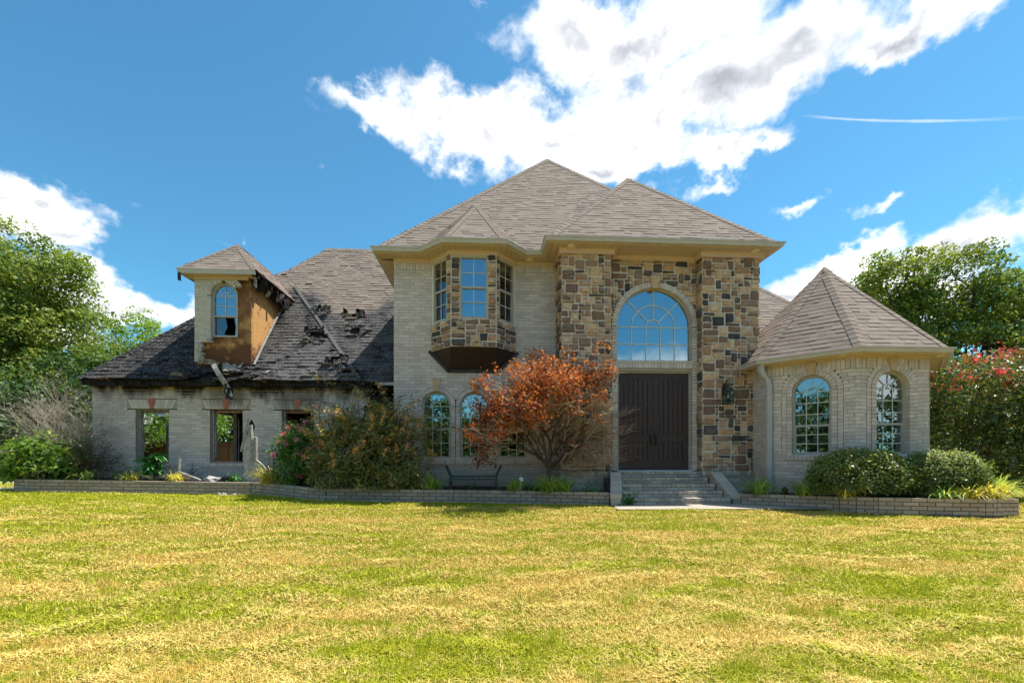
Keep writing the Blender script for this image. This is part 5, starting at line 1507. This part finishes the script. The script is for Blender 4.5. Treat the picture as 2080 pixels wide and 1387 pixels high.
tree('oak_tree', 'tallest leafy green oak at the left edge, above the shed', (-21.4, 21.2, .1), [(-22.2, 21, 8.6, 3.0, 2.8, 3.0), (-19.6, 21.2, 8.6, 1.9, 1.9, 1.9), (-19.3, 21, 6.4, 2.1, 2.0, 1.7), (-22, 20.3, 4.6, 3.6, 2.6, 2.4), (-18.9, 20.6, 4.4, 1.9, 1.8, 1.6)], 330, 190, .145, .30, group=GRP, sig=.38)
tree('oak_tree', 'lower yellow-green tree between the big oak and the burnt roof', (-20.2, 27.2, .1), [(-20.6, 27, 7.2, 2.3, 2.2, 2.4), (-18.9, 27.2, 6.2, 1.7, 1.7, 2.2), (-21, 27, 4.0, 2.6, 2.3, 2.2), (-18, 27, 3.4, 2.2, 2, 1.8)], 170, 150, .155, .22, 'shrub_leaf', group=GRP, sig=.36)
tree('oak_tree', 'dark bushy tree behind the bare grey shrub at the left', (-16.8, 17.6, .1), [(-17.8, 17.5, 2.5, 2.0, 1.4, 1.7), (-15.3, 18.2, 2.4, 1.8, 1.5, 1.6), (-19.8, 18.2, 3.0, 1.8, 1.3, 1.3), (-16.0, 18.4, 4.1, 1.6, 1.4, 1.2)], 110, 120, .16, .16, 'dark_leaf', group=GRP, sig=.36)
tree('oak_tree', 'tree standing behind the board fence, seen through the burnt windows', (-15.5, 33, .1), [(-18, 33, 4.2, 3.6, 2.2, 3.2), (-13, 34, 4.4, 3.6, 2.4, 3.4), (-22.5, 33, 4.5, 3, 2.2, 3.4)], 170, 110, .24, .3, 'dark_leaf', group=GRP, sig=.6)
tree('oak_tree', 'left leafy tree behind the turret roof, with a narrow upright crown', (20.3, 21, .1), [(19.9, 21, 9.2, 1.5, 1.5, 1.9), (21.4, 20.9, 9.9, 1.15, 1.2, 1.75), (20.0, 21, 6.6, 1.9, 1.8, 1.7), (21.8, 21, 7.2, 1.7, 1.7, 1.9), (20.6, 21, 4.4, 2.2, 2, 1.9)], 190, 170, .155, .30, group=GRP, sig=.33)
tree('oak_tree', 'broad leafy tree at the right edge above the red-flowered shrub', (24.3, 20.7, .1), [(23.6, 20.6, 9.6, 1.9, 1.8, 2.2), (25.6, 20.7, 8.6, 1.9, 1.9, 2.1), (27.2, 20.6, 7.4, 2.0, 1.9, 2.1), (24.2, 20.3, 6.6, 2.4, 2, 1.9), (24.8, 20, 4.2, 3.0, 2.2, 2.1), (28.5, 20.6, 4.6, 2.4, 2, 2.2)], 300, 170, .155, .34, group=GRP, sig=.35)
tree('oak_tree', 'small tree top peeping over the turret roof slope', (25.4, 28.6, .1), [(25.3, 28.6, 11.4, 1.1, 1.1, 1.3), (26.2, 28.6, 9.2, 1.8, 1.6, 2)], 34, 110, .2, .24, group=GRP, sig=.32)
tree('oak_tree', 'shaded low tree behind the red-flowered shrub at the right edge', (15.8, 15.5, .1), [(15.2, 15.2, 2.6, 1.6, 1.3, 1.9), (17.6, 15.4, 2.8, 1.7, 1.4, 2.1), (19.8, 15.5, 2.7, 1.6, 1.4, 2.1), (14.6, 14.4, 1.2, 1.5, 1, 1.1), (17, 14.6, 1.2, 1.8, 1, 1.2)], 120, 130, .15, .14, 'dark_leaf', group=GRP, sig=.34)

def tree_mirror():
    """trees across the lawn behind the viewpoint; the windows mirror them"""
    proto = tree('oak_tree', 'leafy tree across the lawn, seen only as a reflection in the windows', (0, 0, 0), [(0, 0, 5.6, 2.6, 2.4, 3.0), (1.4, .3, 4.2, 2.2, 2, 2.2), (-1.6, 0, 4.0, 2.2, 2, 2.2), (0, 0, 1.6, 2.7, 2.4, 1.7)], 110, 60, .34, .25, 'dark_leaf', group='trees mirrored in the windows', sig=.55)
    spots = [(-38, -20, 1.25), (-33, -23, 1.1), (-28, -25, 1.3), (-22, -26, .95), (-16.5, -27, 1.0), (-12, -28, .8), (-8.2, -27, .72), (-2.2, -29, .72), (2.2, -28, .62), (7, -28, .78), (11, -29, .8), (14, -28, .9), (20, -27, 1.1), (27, -26, 1.2), (33, -24, 1.25), (39, -20, 1.2), (46, -14, 1.2), (-44, -13, 1.2)] + [(-30 + 5.0 * k, -33 - (k % 2), .85 + .12 * (k % 3)) for k in range(13)]
    for i, (x, y, s) in enumerate(spots):
        if i == 0: r = proto; ch = None
        else:
            r = proto.copy(); COL.objects.link(r)
            for c in [o for o in proto.children]:
                k = c.copy(); COL.objects.link(k); k.parent = r
        r.location = (x, y, -.6); r.scale = (s, s, s); r.rotation_euler = (0, 0, i * 1.7)
    C = thing('conifer_tree', 'pointed conifer across the lawn, seen only mirrored in the arched windows', 'tree')
    segs = [[-5.2, -18, -.6, -5.2, -18, 6.6, .14, .02]]; pts = []
    for k in range(60):
        z = .6 + 5.8 * k / 60; rr = 1.75 * (1 - k / 62); th = k * 2.4; e_ = np.array([-5.2 + rr * math.cos(th), -18 + rr * math.sin(th), z - .25 * rr]); s_ = np.array([-5.2, -18, z]); segs.append([*s_, *e_, .03, .008])
        f = rng.random((70, 1)); pts.append(s_ + (e_ - s_) * f + rng.normal(size=(70, 3)) * .13)
    seg_mesh('trunk', segs, 'bark', C); leaves('crown', np.concatenate(pts), .2, 'dark_leaf', C, aspect=.3)
tree_mirror()

# ---- shrubs in the beds
def bush(name, label, base, lobes, nclu, per, leaf, mat, sig=.12, stems=12, bark='dark_twig', cat='shrub', group=None, up=.35, aspect=.55, shell=(.5, 1.), tone=(.45, .2)):
    T = thing(name, label, cat, group=group); base = np.asarray(base, float)
    cen, d = lobe_points(lobes, nclu, shell); cen[:, 2] = np.maximum(cen[:, 2], base[2] + .05)
    segs = []
    for i in rng.choice(nclu, min(stems, nclu), replace=False): limb(segs, base + np.append(rng.normal(size=2) * .06, 0), cen[i], .014, .003, 5, .06)
    seg_mesh('stems', segs, bark, T, 4)
    idx = np.repeat(np.arange(nclu), np.maximum(3, per * rng.uniform(.5, 1.5, nclu)).astype(int)); c = cen[idx] + rng.normal(size=(len(idx), 3)) * sig
    c[:, 2] = np.maximum(c[:, 2], base[2] + .01)
    leaves('foliage', c, leaf, mat, T, np.clip(rng.normal(tone[0], tone[1] * .6, nclu)[idx] + rng.normal(0, tone[1], len(idx)), 0, 1), out=d[idx] * .6, up=up, aspect=aspect)
    return T, cen, d
def flowers(T, pts, n, size, mat, spread=.05, name='flower'):
    for p in pts:
        c = np.asarray(p) + rng.normal(size=(n, 3)) * spread; leaves(name, c, size, mat, T, aspect=.9)['kind'] = 'stuff'
# clipped round hedges below the turret
for nm, lab, c, r_, n in (('round_hedge', 'larger clipped round hedge below the turret, left of the pair', (6.84, 7.76, .60), (.90, .40, .43), 600), ('round_hedge', 'smaller clipped round hedge below the turret, right of the pair', (8.34, 7.66, .59), (.66, .40, .40), 460)):
    T = thing(nm, lab, 'hedge', group='clipped hedges below the turret')
    d = unit(rng.normal(size=(n, 3))); d[:, 2] = np.where(d[:, 2] < -.55, -d[:, 2], d[:, 2])
    bump = 1 + .07 * np.sin(d[:, 0] * 9 + 1) * np.sin(d[:, 1] * 7) + rng.normal(0, .04, n)
    pw = np.sign(d) * np.abs(d) ** .8; pw = pw / np.maximum(np.linalg.norm(pw, axis=1, keepdims=True), .1)
    cen = np.asarray(c) + pw * np.asarray(r_) * bump[:, None]
    idx = np.repeat(np.arange(n), 46); p = cen[idx] + rng.normal(size=(len(idx), 3)) * np.array([.055, .055, .05]); p[:, 2] = np.maximum(p[:, 2], .22)
    sh = np.clip(.46 + .22 * d[idx, 2] + rng.normal(0, .17, len(idx)) + rng.normal(0, .12, n)[idx], 0, 1)  # leaf tone paler towards the top, sunlight painted into the colour
    leaves('foliage', p, .042, 'box_leaf', T, sh, out=d[idx] * .9)
    segs = []
    for k in range(26): q = np.asarray(c) + unit(rng.normal(size=3)) * np.asarray(r_) * .75; q[2] = max(q[2], .4); limb(segs, [c[0] + rng.normal() * .1, c[1] + rng.normal() * .06, .2], q, .016, .005, 4)
    seg_mesh('stems', segs, 'dark_twig', T, 4)
# crape myrtle with red blooms at the right edge
T, cen, d = bush('crape_myrtle', 'tall dark crape myrtle with red blossoms at the right edge', (11.5, 9.8, .2), [(11.1, 9.7, 2.35, .95, .8, 1.0), (12.5, 9.7, 2.35, 1.1, .9, 1.05), (11.2, 9.7, 1.15, .9, .8, .9), (12.7, 9.8, 1.2, 1.1, .9, 1.0), (13.9, 9.8, 2.0, .9, .8, 1.4)], 430, 56, .085, 'crape_leaf', .15, 40, 'bark')
tips = [cen[i] + d[i] * .12 for i in range(len(cen)) if (d[i][2] > .2 and cen[i][2] > 2.4 and rng.random() < .8) or (d[i][1] < -.3 and rng.random() < .02)]
tips = [tips[k] for k in rng.permutation(len(tips))[:46]]; flowers(T, tips, 60, .05, 'red_flower', .085, 'blossom')
# big bronze-green shrub left of the arched windows
T, cen, d = bush('bronze_shrub', 'wide dark bronze-green shrub with orange tips before the arched windows', (-2.55, 9.75, .3), [(-2.9, 9.62, 1.05, .85, .55, .75), (-1.95, 9.6, 1.0, .75, .5, .70), (-2.5, 9.6, 1.55, .80, .55, .55), (-3.2, 9.6, .7, .7, .45, .5), (-1.75, 9.55, .65, .6, .4, .45), (-2.6, 9.4, .55, .9, .3, .4)], 310, 42, .068, 'loro_leaf', .085, 46, aspect=.5)
# drooping sprays over the planter edge and upright leafy shoots
pts = []; tp = []; segs = []
for k in range(130):
    a = rng.uniform(-2.6, 2.6) - math.pi / 2; b0 = np.array([-2.5 + rng.normal() * .4, 9.6, 1.1 + rng.normal() * .2]); e_ = b0 + np.array([math.cos(a) * rng.uniform(.7, 1.4), math.sin(a) * rng.uniform(.1, .45), rng.uniform(.0, 1.0)])
    P = limb(segs, b0, e_, .007, .002, 5, .05, .1); f = rng.random((60, 1)); A = np.array(P); k_ = rng.integers(1, 5, 60); pts.append(A[k_] + (A[k_ + 1] - A[k_]) * f + rng.normal(size=(60, 3)) * .04)
    if rng.random() < .6: tp.append(A[-1] - rng.random((26, 1)) * (A[-1] - A[-3]) * .8 + rng.normal(size=(26, 3)) * .03)
seg_mesh('stems', segs, 'dark_twig', T, 4); leaves('foliage', np.concatenate(pts), .05, 'loro_leaf', T, aspect=.5)
leaves('young_leaves', np.concatenate(tp), .05, 'tip_leaf', T, aspect=.5)
ty = []
for i in range(len(cen)):
    if d[i][1] < .15 and cen[i][2] > .75 and rng.random() < .42:
        q = cen[i] + d[i] * .10 + rng.random((22, 1)) * np.array([rng.uniform(-.10, .14), -.05, .16]); ty.append(q + rng.normal(size=(22, 3)) * .022)
leaves('young_leaves', np.concatenate(ty), .06, 'tip_leaf', T, aspect=.5)
segs = []   # bare dead canes above it
for k in range(46):
    b0 = [-2.9 + rng.normal() * .35, 9.85 + rng.normal() * .1, 1.3]; limb(segs, b0, [b0[0] + rng.normal() * .35, 9.9 + rng.normal() * .12, rng.uniform(2.0, 2.75)], .006, .0015, 5, .05)
seg_mesh('stems', segs, 'dark_twig', T, 4)['kind'] = 'stuff'
pts = np.array([s[3:6] for s in segs]); pts = pts[(pts[:, 2] > 1.7) & (rng.random(len(pts)) < .8)]; pts = np.repeat(pts, 5, 0) + rng.normal(size=(len(pts) * 5, 3)) * .05
leaves('dry_leaves', pts, .04, 'loro_leaf', T, np.full(len(pts), .55), aspect=.5)
# rose bush
T, cen, d = bush('rose_bush', 'rose bush with pink blooms beside the right burnt window', (-4.3, 10.4, .35), [(-4.25, 10.35, 1.15, .50, .40, .55), (-4.45, 10.3, .75, .45, .38, .45), (-3.9, 10.25, .8, .45, .35, .5)], 170, 40, .06, 'rose_leaf', .10, 30, aspect=.62)
tips = [cen[i] + d[i] * .09 for i in rng.permutation(len(cen)) if d[i][1] < .3 and (d[i][2] > -.1 or d[i][0] < -.5)][:34]
flowers(T, tips, 22, .05, 'pink_flower', .032)
# japanese maple, mostly bare with brown leaves at the top
def maple():
    T = thing('dead_maple', 'half-dead maple with rust-orange leaves left of the front door', 'tree'); segs = []; tips = []
    base = np.array([1.30, 9.26, .22]); f0 = base + [.0, 0, .42]; limb(segs, base, f0, .075, .055, 3, .04)
    def grow(p, dr, L, r, dep):
        q = p + dr * L; mid = (p + q) / 2 + rng.normal(size=3) * L * .06
        segs.append([*p, *mid, r, r * .85]); segs.append([*mid, *q, r * .85, r * .68])
        if dep == 0: tips.append((q, dr)); return
        for k in range(3 if dep > 1 else 5):
            nd = unit(dr + rng.normal(size=3) * (.42 if dep > 1 else .36) * np.array([1, .8, .9]) + np.array([0, 0, .06])); grow(q if k else mid, nd, L * rng.uniform(.62, .92), max(r * .62, .0036), dep - 1)
    for k in range(11):
        a = -1.02 + 2.1 * k / 10 + rng.normal() * .07; nd = unit(np.array([math.sin(a), rng.normal() * .28, math.cos(a) * .9 + .12])); grow(f0 + np.array([0, 0, rng.uniform(-.05, .12)]), nd, rng.uniform(.54, .64) + .15 * math.cos(a), .034, 4)
    segs = [s for s in segs if s[6] > .03 or min(s[2], s[5]) > .6]
    seg_mesh('trunk', [s for s in segs if s[6] > .012], 'bark', T, 6); seg_mesh('twigs', [s for s in segs if s[6] <= .012], 'twig', T, 3)
    P = np.array([t[0] for t in tips]); rel = P - f0; ang = np.arctan2(rel[:, 0], rel[:, 2]); ds = np.linalg.norm(rel, axis=1); n_ = len(P)
    keep = ((ang < .25 + .12 * rng.normal(size=n_)) & (ds > 1.1) & (rng.random(n_) < .55)) | ((P[:, 2] > 2.35 + .15 * rng.normal(size=n_)) & (rng.random(n_) < .75)) | (rng.random(n_) < .05)
    keep &= (P[:, 2] > .75) & (P[:, 0] > -.40) & (P[:, 0] < 2.5)
    Q = P[keep]; n = 17; idx = np.repeat(np.arange(len(Q)), n); pts = Q[idx] + rng.normal(size=(len(idx), 3)) * .07
    tone = np.clip(.12 + .42 * (pts[:, 2] - 1.2) / 1.7 + rng.normal(0, .2, len(pts)), 0, 1); leaves('brown_leaves', pts, .058, 'dead_leaf', T, tone, aspect=.7)
    # fine low sprays reaching right across the door jamb
    segs = []; buds = []
    for k in range(150):
        z = rng.uniform(.75, 1.75); b0 = np.array([1.6 + rng.random() * .5, 9.25 + rng.normal() * .12, z - .15]); e_ = b0 + np.array([rng.uniform(.6, 1.25), rng.normal() * .12 - .1, rng.uniform(.05, .45)]); Q_ = limb(segs, b0, e_, .0045, .0012, 5, .05); buds += Q_[2:]
    seg_mesh('twigs', segs, 'twig', T, 3); bd = np.array(buds); bd = np.repeat(bd, 3, 0) + rng.normal(size=(len(bd) * 3, 3)) * .05
    leaves('brown_leaves', bd, .022, 'dead_leaf', T, np.clip(rng.normal(.1, .1, len(bd)), 0, 1), aspect=.6)
maple()
# left end of the planter
T, cen, d = bush('leafy_weed_shrub', 'bright green leafy shrub at the left end of the planter wall', (-10.3, 11.1, .42), [(-10.5, 11.1, 1.05, .5, .35, .40), (-10.9, 11.0, .9, .5, .3, .36), (-10.0, 11.1, .85, .4, .35, .36), (-10.4, 10.95, .65, .7, .3, .3)], 150, 34, .115, 'shrub_leaf', .12, 30, 'bark', aspect=.5)
pts = np.concatenate([np.array([-11.1, 11.0, 1.0]) + rng.random((50, 1)) * np.array([-.75, -.1, -.45]) + rng.normal(size=(50, 3)) * .05]); leaves('foliage', pts, .09, 'shrub_leaf', T)
def bare(name, label, base, n, reach, up, r0, mat, leafmat=None, dep=3, L=.4, lean=(0, 0)):
    T = thing(name, label, 'shrub'); segs = []; tips = []
    def grow(p, dr, L, r, dp):
        q = p + dr * L; m_ = (p + q) / 2 + rng.normal(size=3) * L * .07; segs.append([*p, *m_, r, r * .85]); segs.append([*m_, *q, r * .85, r * .65])
        if dp == 0: tips.append(q); return
        for k in range(3): grow(q if k else m_, unit(dr + rng.normal(size=3) * .45 + np.array([0, 0, .05])), L * rng.uniform(.6, .9), max(.0016, r * .6), dp - 1)
    for k in range(n):
        nd = unit(np.array([rng.normal() * reach + lean[0], rng.normal() * reach * .5 + lean[1], up])); grow(np.asarray(base, float) + np.append(rng.normal(size=2) * .07, 0), nd, L * rng.uniform(.7, 1.2), r0, dep)
    seg_mesh('twigs', segs, mat, T, 3)
    if leafmat:
        P = np.array(tips); P = P[rng.random(len(P)) < leafmat[1]]; P = np.repeat(P, 4, 0) + rng.normal(size=(len(P) * 4, 3)) * .06; leaves('foliage', P, .05, leafmat[0], T)
    return T
bare('bare_shrub', 'tall bare grey-tan twiggy shrub above the bright green leaves', (-10.35, 11.35, .42), 20, .42, 1.0, .015, 'grey_twig', dep=4, L=.72)
bare('bare_shrub', 'dark low bare shrub against the left corner of the burnt wing', (-9.75, 11.2, .42), 22, .85, .55, .010, 'dark_twig', ('dark_leaf', .12), dep=4, L=.36, lean=(.35, -.1))
bare('charred_bush', 'small charred bare bush between the two left burnt windows', (-7.15, 11.0, .40), 12, .8, .7, .006, 'dark_iron', dep=2, L=.2)
bare('charred_bush', 'small black bare bush behind the standing wall remnant', (-5.6, 11.3, .40), 14, 1.0, .8, .006, 'dark_iron', dep=2, L=.22)
def broadleaf():
    T = thing('broadleaf_plant', 'lush dark green broad-leaved plant below the leftmost burnt window', 'plant'); m = MB(); st = []
    for k in range(6):
        b = V((-7.95 + random.gauss(0, .07), 11.1 + random.gauss(0, .06), .42)); tp = b + V((random.gauss(0, .14), random.gauss(-.03, .08), random.uniform(.42, .66))); st.append([*b, *tp, .010, .006])
        for j in range(19):
            f = random.uniform(.3, 1); p = b.lerp(tp, f); th = j * 2.4 + k; L = random.uniform(.18, .28); w = L * .20; out = V((math.cos(th), math.sin(th), 0)); side = V((-out.y, out.x, 0)); r = random.random(); prev = None
            for q in range(5):
                s = q / 4; c = p + out * L * s + V((0, 0, .35 * L * s - .75 * L * s * s)); ww = w * math.sin(math.pi * min(1, s * .85 + .12)); row = (c - side * ww + V((0, 0, ww * .4)), c, c + side * ww + V((0, 0, ww * .4)))
                if prev: m.poly([prev[0], prev[1], row[1], row[0]], r); m.poly([prev[1], prev[2], row[2], row[1]], r)
                prev = row
    m.build('leaves', 'broad_leaf', T, smooth=True); seg_mesh('stems', st, 'bract', T, 5)
broadleaf()
def clump(label, x, y, z, n, L, mat='blade', group='strap-leaved lily clumps along the planter walls', w=.0125, lean=(0, -.25)):
    T = thing('lily_clump', label, 'plant', group=group); c = 5
    th = rng.uniform(0, 2 * np.pi, n); LL = L * 1.45 * rng.uniform(.55, 1.15, n); arch = rng.uniform(.5, 1.15, n); b = np.stack([x + rng.normal(0, .07, n), y + rng.normal(0, .05, n), np.full(n, z)], 1)
    dr = np.stack([np.cos(th) + lean[0], np.sin(th) * .8 + lean[1], np.zeros(n)], 1); dr = unit(dr); side = np.stack([-dr[:, 1], dr[:, 0], np.zeros(n)], 1); rows = []
    for k in range(c):
        s = k / (c - 1); hor = LL * (.75 * s * arch) ; ver = LL * (1.15 * s - .95 * arch * s * s); p = b + dr * hor[:, None] + np.array([0, 0, 1]) * ver[:, None]; ww = (w * (1 - .85 * s ** 2)) * rng.uniform(.7, 1.2, n); rows.append((p - side * ww[:, None], p + side * ww[:, None]))
    v = np.stack([q for r_ in rows for q in r_], 1).reshape(-1, 3); base = np.arange(n)[:, None] * 2 * c; q = np.concatenate([base + np.array([2 * k, 2 * k + 1, 2 * k + 3, 2 * k + 2]) for k in range(c - 1)], 0)
    npmesh('blades', v, q, np.tile(rng.random(n), c - 1), mat, T)
    return T
clump('pale grassy lily clump at the left end of the planter wall', -10.75, 10.9, .42, 70, .42)
clump('striped lily clump left of the broad-leaved plant', -8.25, 10.78, .40, 90, .29, 'yellow_blade', w=.010)
clump('striped lily clump right of the broad-leaved plant', -7.25, 10.76, .39, 90, .27, 'yellow_blade', w=.010)
clump('small faint lily clump under the dark bare shrub', -9.2, 10.8, .42, 40, .30)
clump('bright yellow grassy clump at the planter corner by the wall remnant', -4.98, 10.42, .35, 170, .48, 'yellow_blade', w=.011)
clump('green lily clump left of the bench', -1.18, 9.52, .24, 130, .42)
clump('smaller green lily clump right of the bench', .62, 9.22, .22, 120, .38)
clump('largest green lily clump under the dead maple', 1.25, 9.10, .21, 170, .46)
clump('green lily clump beside the largest one under the maple', 1.55, 9.10, .21, 120, .42)
clump('pale-striped lily clump right of the steps', 5.45, 8.60, .17, 140, .46, lean=(0, -.1))
clump('green lily clump left of the larger hedge', 6.02, 8.12, .18, 120, .40)
clump('striped lily clump hanging over the wall before the larger hedge', 6.50, 7.68, .20, 80, .42, 'yellow_blade', w=.010)
for i, (x, y, L, mt) in enumerate(((7.95, 7.30, .30, 'blade'), (8.35, 7.25, .34, 'yellow_blade'), (8.75, 7.30, .38, 'yellow_blade'), (9.05, 7.40, .40, 'yellow_blade'), (9.35, 7.62, .46, 'blade'), (9.75, 8.1, .5, 'blade'))):
    clump(('low green lily clump before the smaller hedge', 'yellow-striped lily clump right of the smaller hedge', 'middle yellow-striped lily clump of the right planter end', 'yellow-striped lily clump near the right planter corner', 'green lily clump on the right planter corner', 'tall green lily clump at the right edge')[i], x, y, .19, 130, L, mt, w=.011)
def weed(label, x, y, z, n, s, leaf, mat='broad_leaf', sz=.10):
    T = thing('leafy_weed', label, 'plant'); c = np.array([x, y, z]) + np.abs(rng.normal(size=(n, 3))) * np.array([0, 0, s]) + rng.normal(size=(n, 3)) * np.array([s, s * .6, .02]); leaves('foliage', c, leaf, mat, T, up=.8, aspect=.7)
    segs = []
    for k in range(6): limb(segs, [x, y, z - .03], c[k], .004, .002, 3)
    seg_mesh('stems', segs, 'bract', T, 4)
weed('green weed growing in the corner of the bottom step', 2.80, 8.62, .04, 150, .085, .055)
weed('low green weed by the left cheek wall of the steps', 2.1, 9.0, .23, 70, .10, .06)
weed('low dark green weed under the broad-leaved plant', -8.5, 11.0, .42, 120, .16, .08)
weed('small green weed beside the black charred lump', -5.95, 10.8, .40, 60, .08, .06)
weed('small green seedling under the bench', -.4, 9.75, .28, 40, .06, .05)
weed('green weed between the two lily clumps by the bench', .98, 9.2, .23, 70, .09, .06)
# ---- lawn blades
def lawn_blades():
    fx = np.array([-30, -11.2, -11.0, -10.67, -5.34, -4.95, -3.7, -3.3, 2.3, 2.42, 4.6, 6.1, 6.5, 8.5, 9.3, 9.8, 10.6, 30]); fy = np.array([16, 13, 10.8, 10.55, 10.5, 10.3, 9.45, 9.38, 8.72, 7.88, 7.84, 7.70, 7.48, 7.02, 7.2, 7.9, 9.5, 14])
    X, Y = [], []
    tot = 0; N = 720000
    while tot < N:
        y = 2.2 * np.exp(rng.random(300000) * math.log(14 / 2.2)); x = rng.uniform(-1, 1, len(y)) * (1.22 * y + 1.6) + .056 * y
        ok = (y < np.interp(x, fx, fy)) & (np.abs(x) < 17); X.append(x[ok]); Y.append(y[ok]); tot += ok.sum()
    x = np.concatenate(X)[:N]; y = np.concatenate(Y)[:N]; z = gz(x, y) + .012 * np.sin(x * 1.7 + y * .6) * np.sin(y * 1.3 + .4 * x) - .004
    th = rng.uniform(0, 2 * np.pi, N); dist = np.hypot(x, y)
    clumpy = .75 + .5 * np.sin(x * 5.1 + 2 * np.sin(y * 3.3)) * np.sin(y * 6.7 + 1.5 * np.sin(x * 2.9))
    tuft = np.clip(np.sin(x * 3.7 + 1.3 * np.sin(y * 4.1)) * np.sin(y * 8.3 + 1.7 * np.sin(x * 5.3)) * 1.6 - .5, 0, 1)
    h = rng.uniform(.018, .05, N) * (.8 + .4 * clumpy + .7 * tuft); lie = rng.random(N) < .42
    tilt = np.where(lie, rng.uniform(1.1, 1.5, N), np.abs(rng.normal(0, .5, N))); L = np.where(lie, rng.uniform(.022, .065, N), h); w = (.0012 + .00062 * dist) * rng.uniform(.7, 1.3, N)
    dr = np.stack([np.cos(th), np.sin(th), np.zeros(N)], 1); sd_ = np.stack([-np.sin(th), np.cos(th), np.zeros(N)], 1); b = np.stack([x, y, z + np.where(lie, rng.uniform(.004, .022, N) * (1 + 1.6 * np.clip(np.sin(x * 2.3 + 4 + 1.9 * np.sin(y * 5.1)) * np.sin(y * 7.9 + 2 * np.sin(x * 3.1)), 0, 1)), 0)], 1)
    tip = b + dr * (np.sin(tilt) * L)[:, None] + np.array([0, 0, 1]) * (np.cos(tilt) * L)[:, None]
    v = np.stack([b - sd_ * w[:, None], b + sd_ * w[:, None], tip], 1).reshape(-1, 3)
    r = np.where(lie, rng.uniform(.55, 1.0, N), rng.uniform(0, .75, N))
    o = npmesh('grass', v, np.arange(N * 3).reshape(N, 3), r, 'grass_blade'); o['kind'] = 'stuff'; o['label'] = 'patchy yellow-green mown grass'
lawn_blades()

# ---- distant wood closing the view behind everything
def treeline():
    n = 700; az_ = rng.uniform(-1.75, 1.75, n); rad = rng.uniform(58, 74, n); hgt = 5.2 + 1.6 * np.sin(az_ * 7.3) + 1.1 * np.sin(az_ * 17.1 + 1) + rng.normal(0, .5, n)
    z = rng.random(n) ** .8 * hgt; c = np.stack([rad * np.sin(az_), rad * np.cos(az_), z], 1); idx = np.repeat(np.arange(n), 90)
    p = c[idx] + rng.normal(size=(len(idx), 3)) * np.array([1.3, 1.3, .9]); p[:, 2] = np.maximum(p[:, 2], .1)
    o = leaves('treeline', p, .42, 'dark_leaf', None, np.clip(rng.normal(.5, .22, n)[idx] + rng.normal(0, .15, len(idx)), 0, 1)); o['kind'] = 'stuff'; o['label'] = 'distant green wood behind the garden'
treeline()
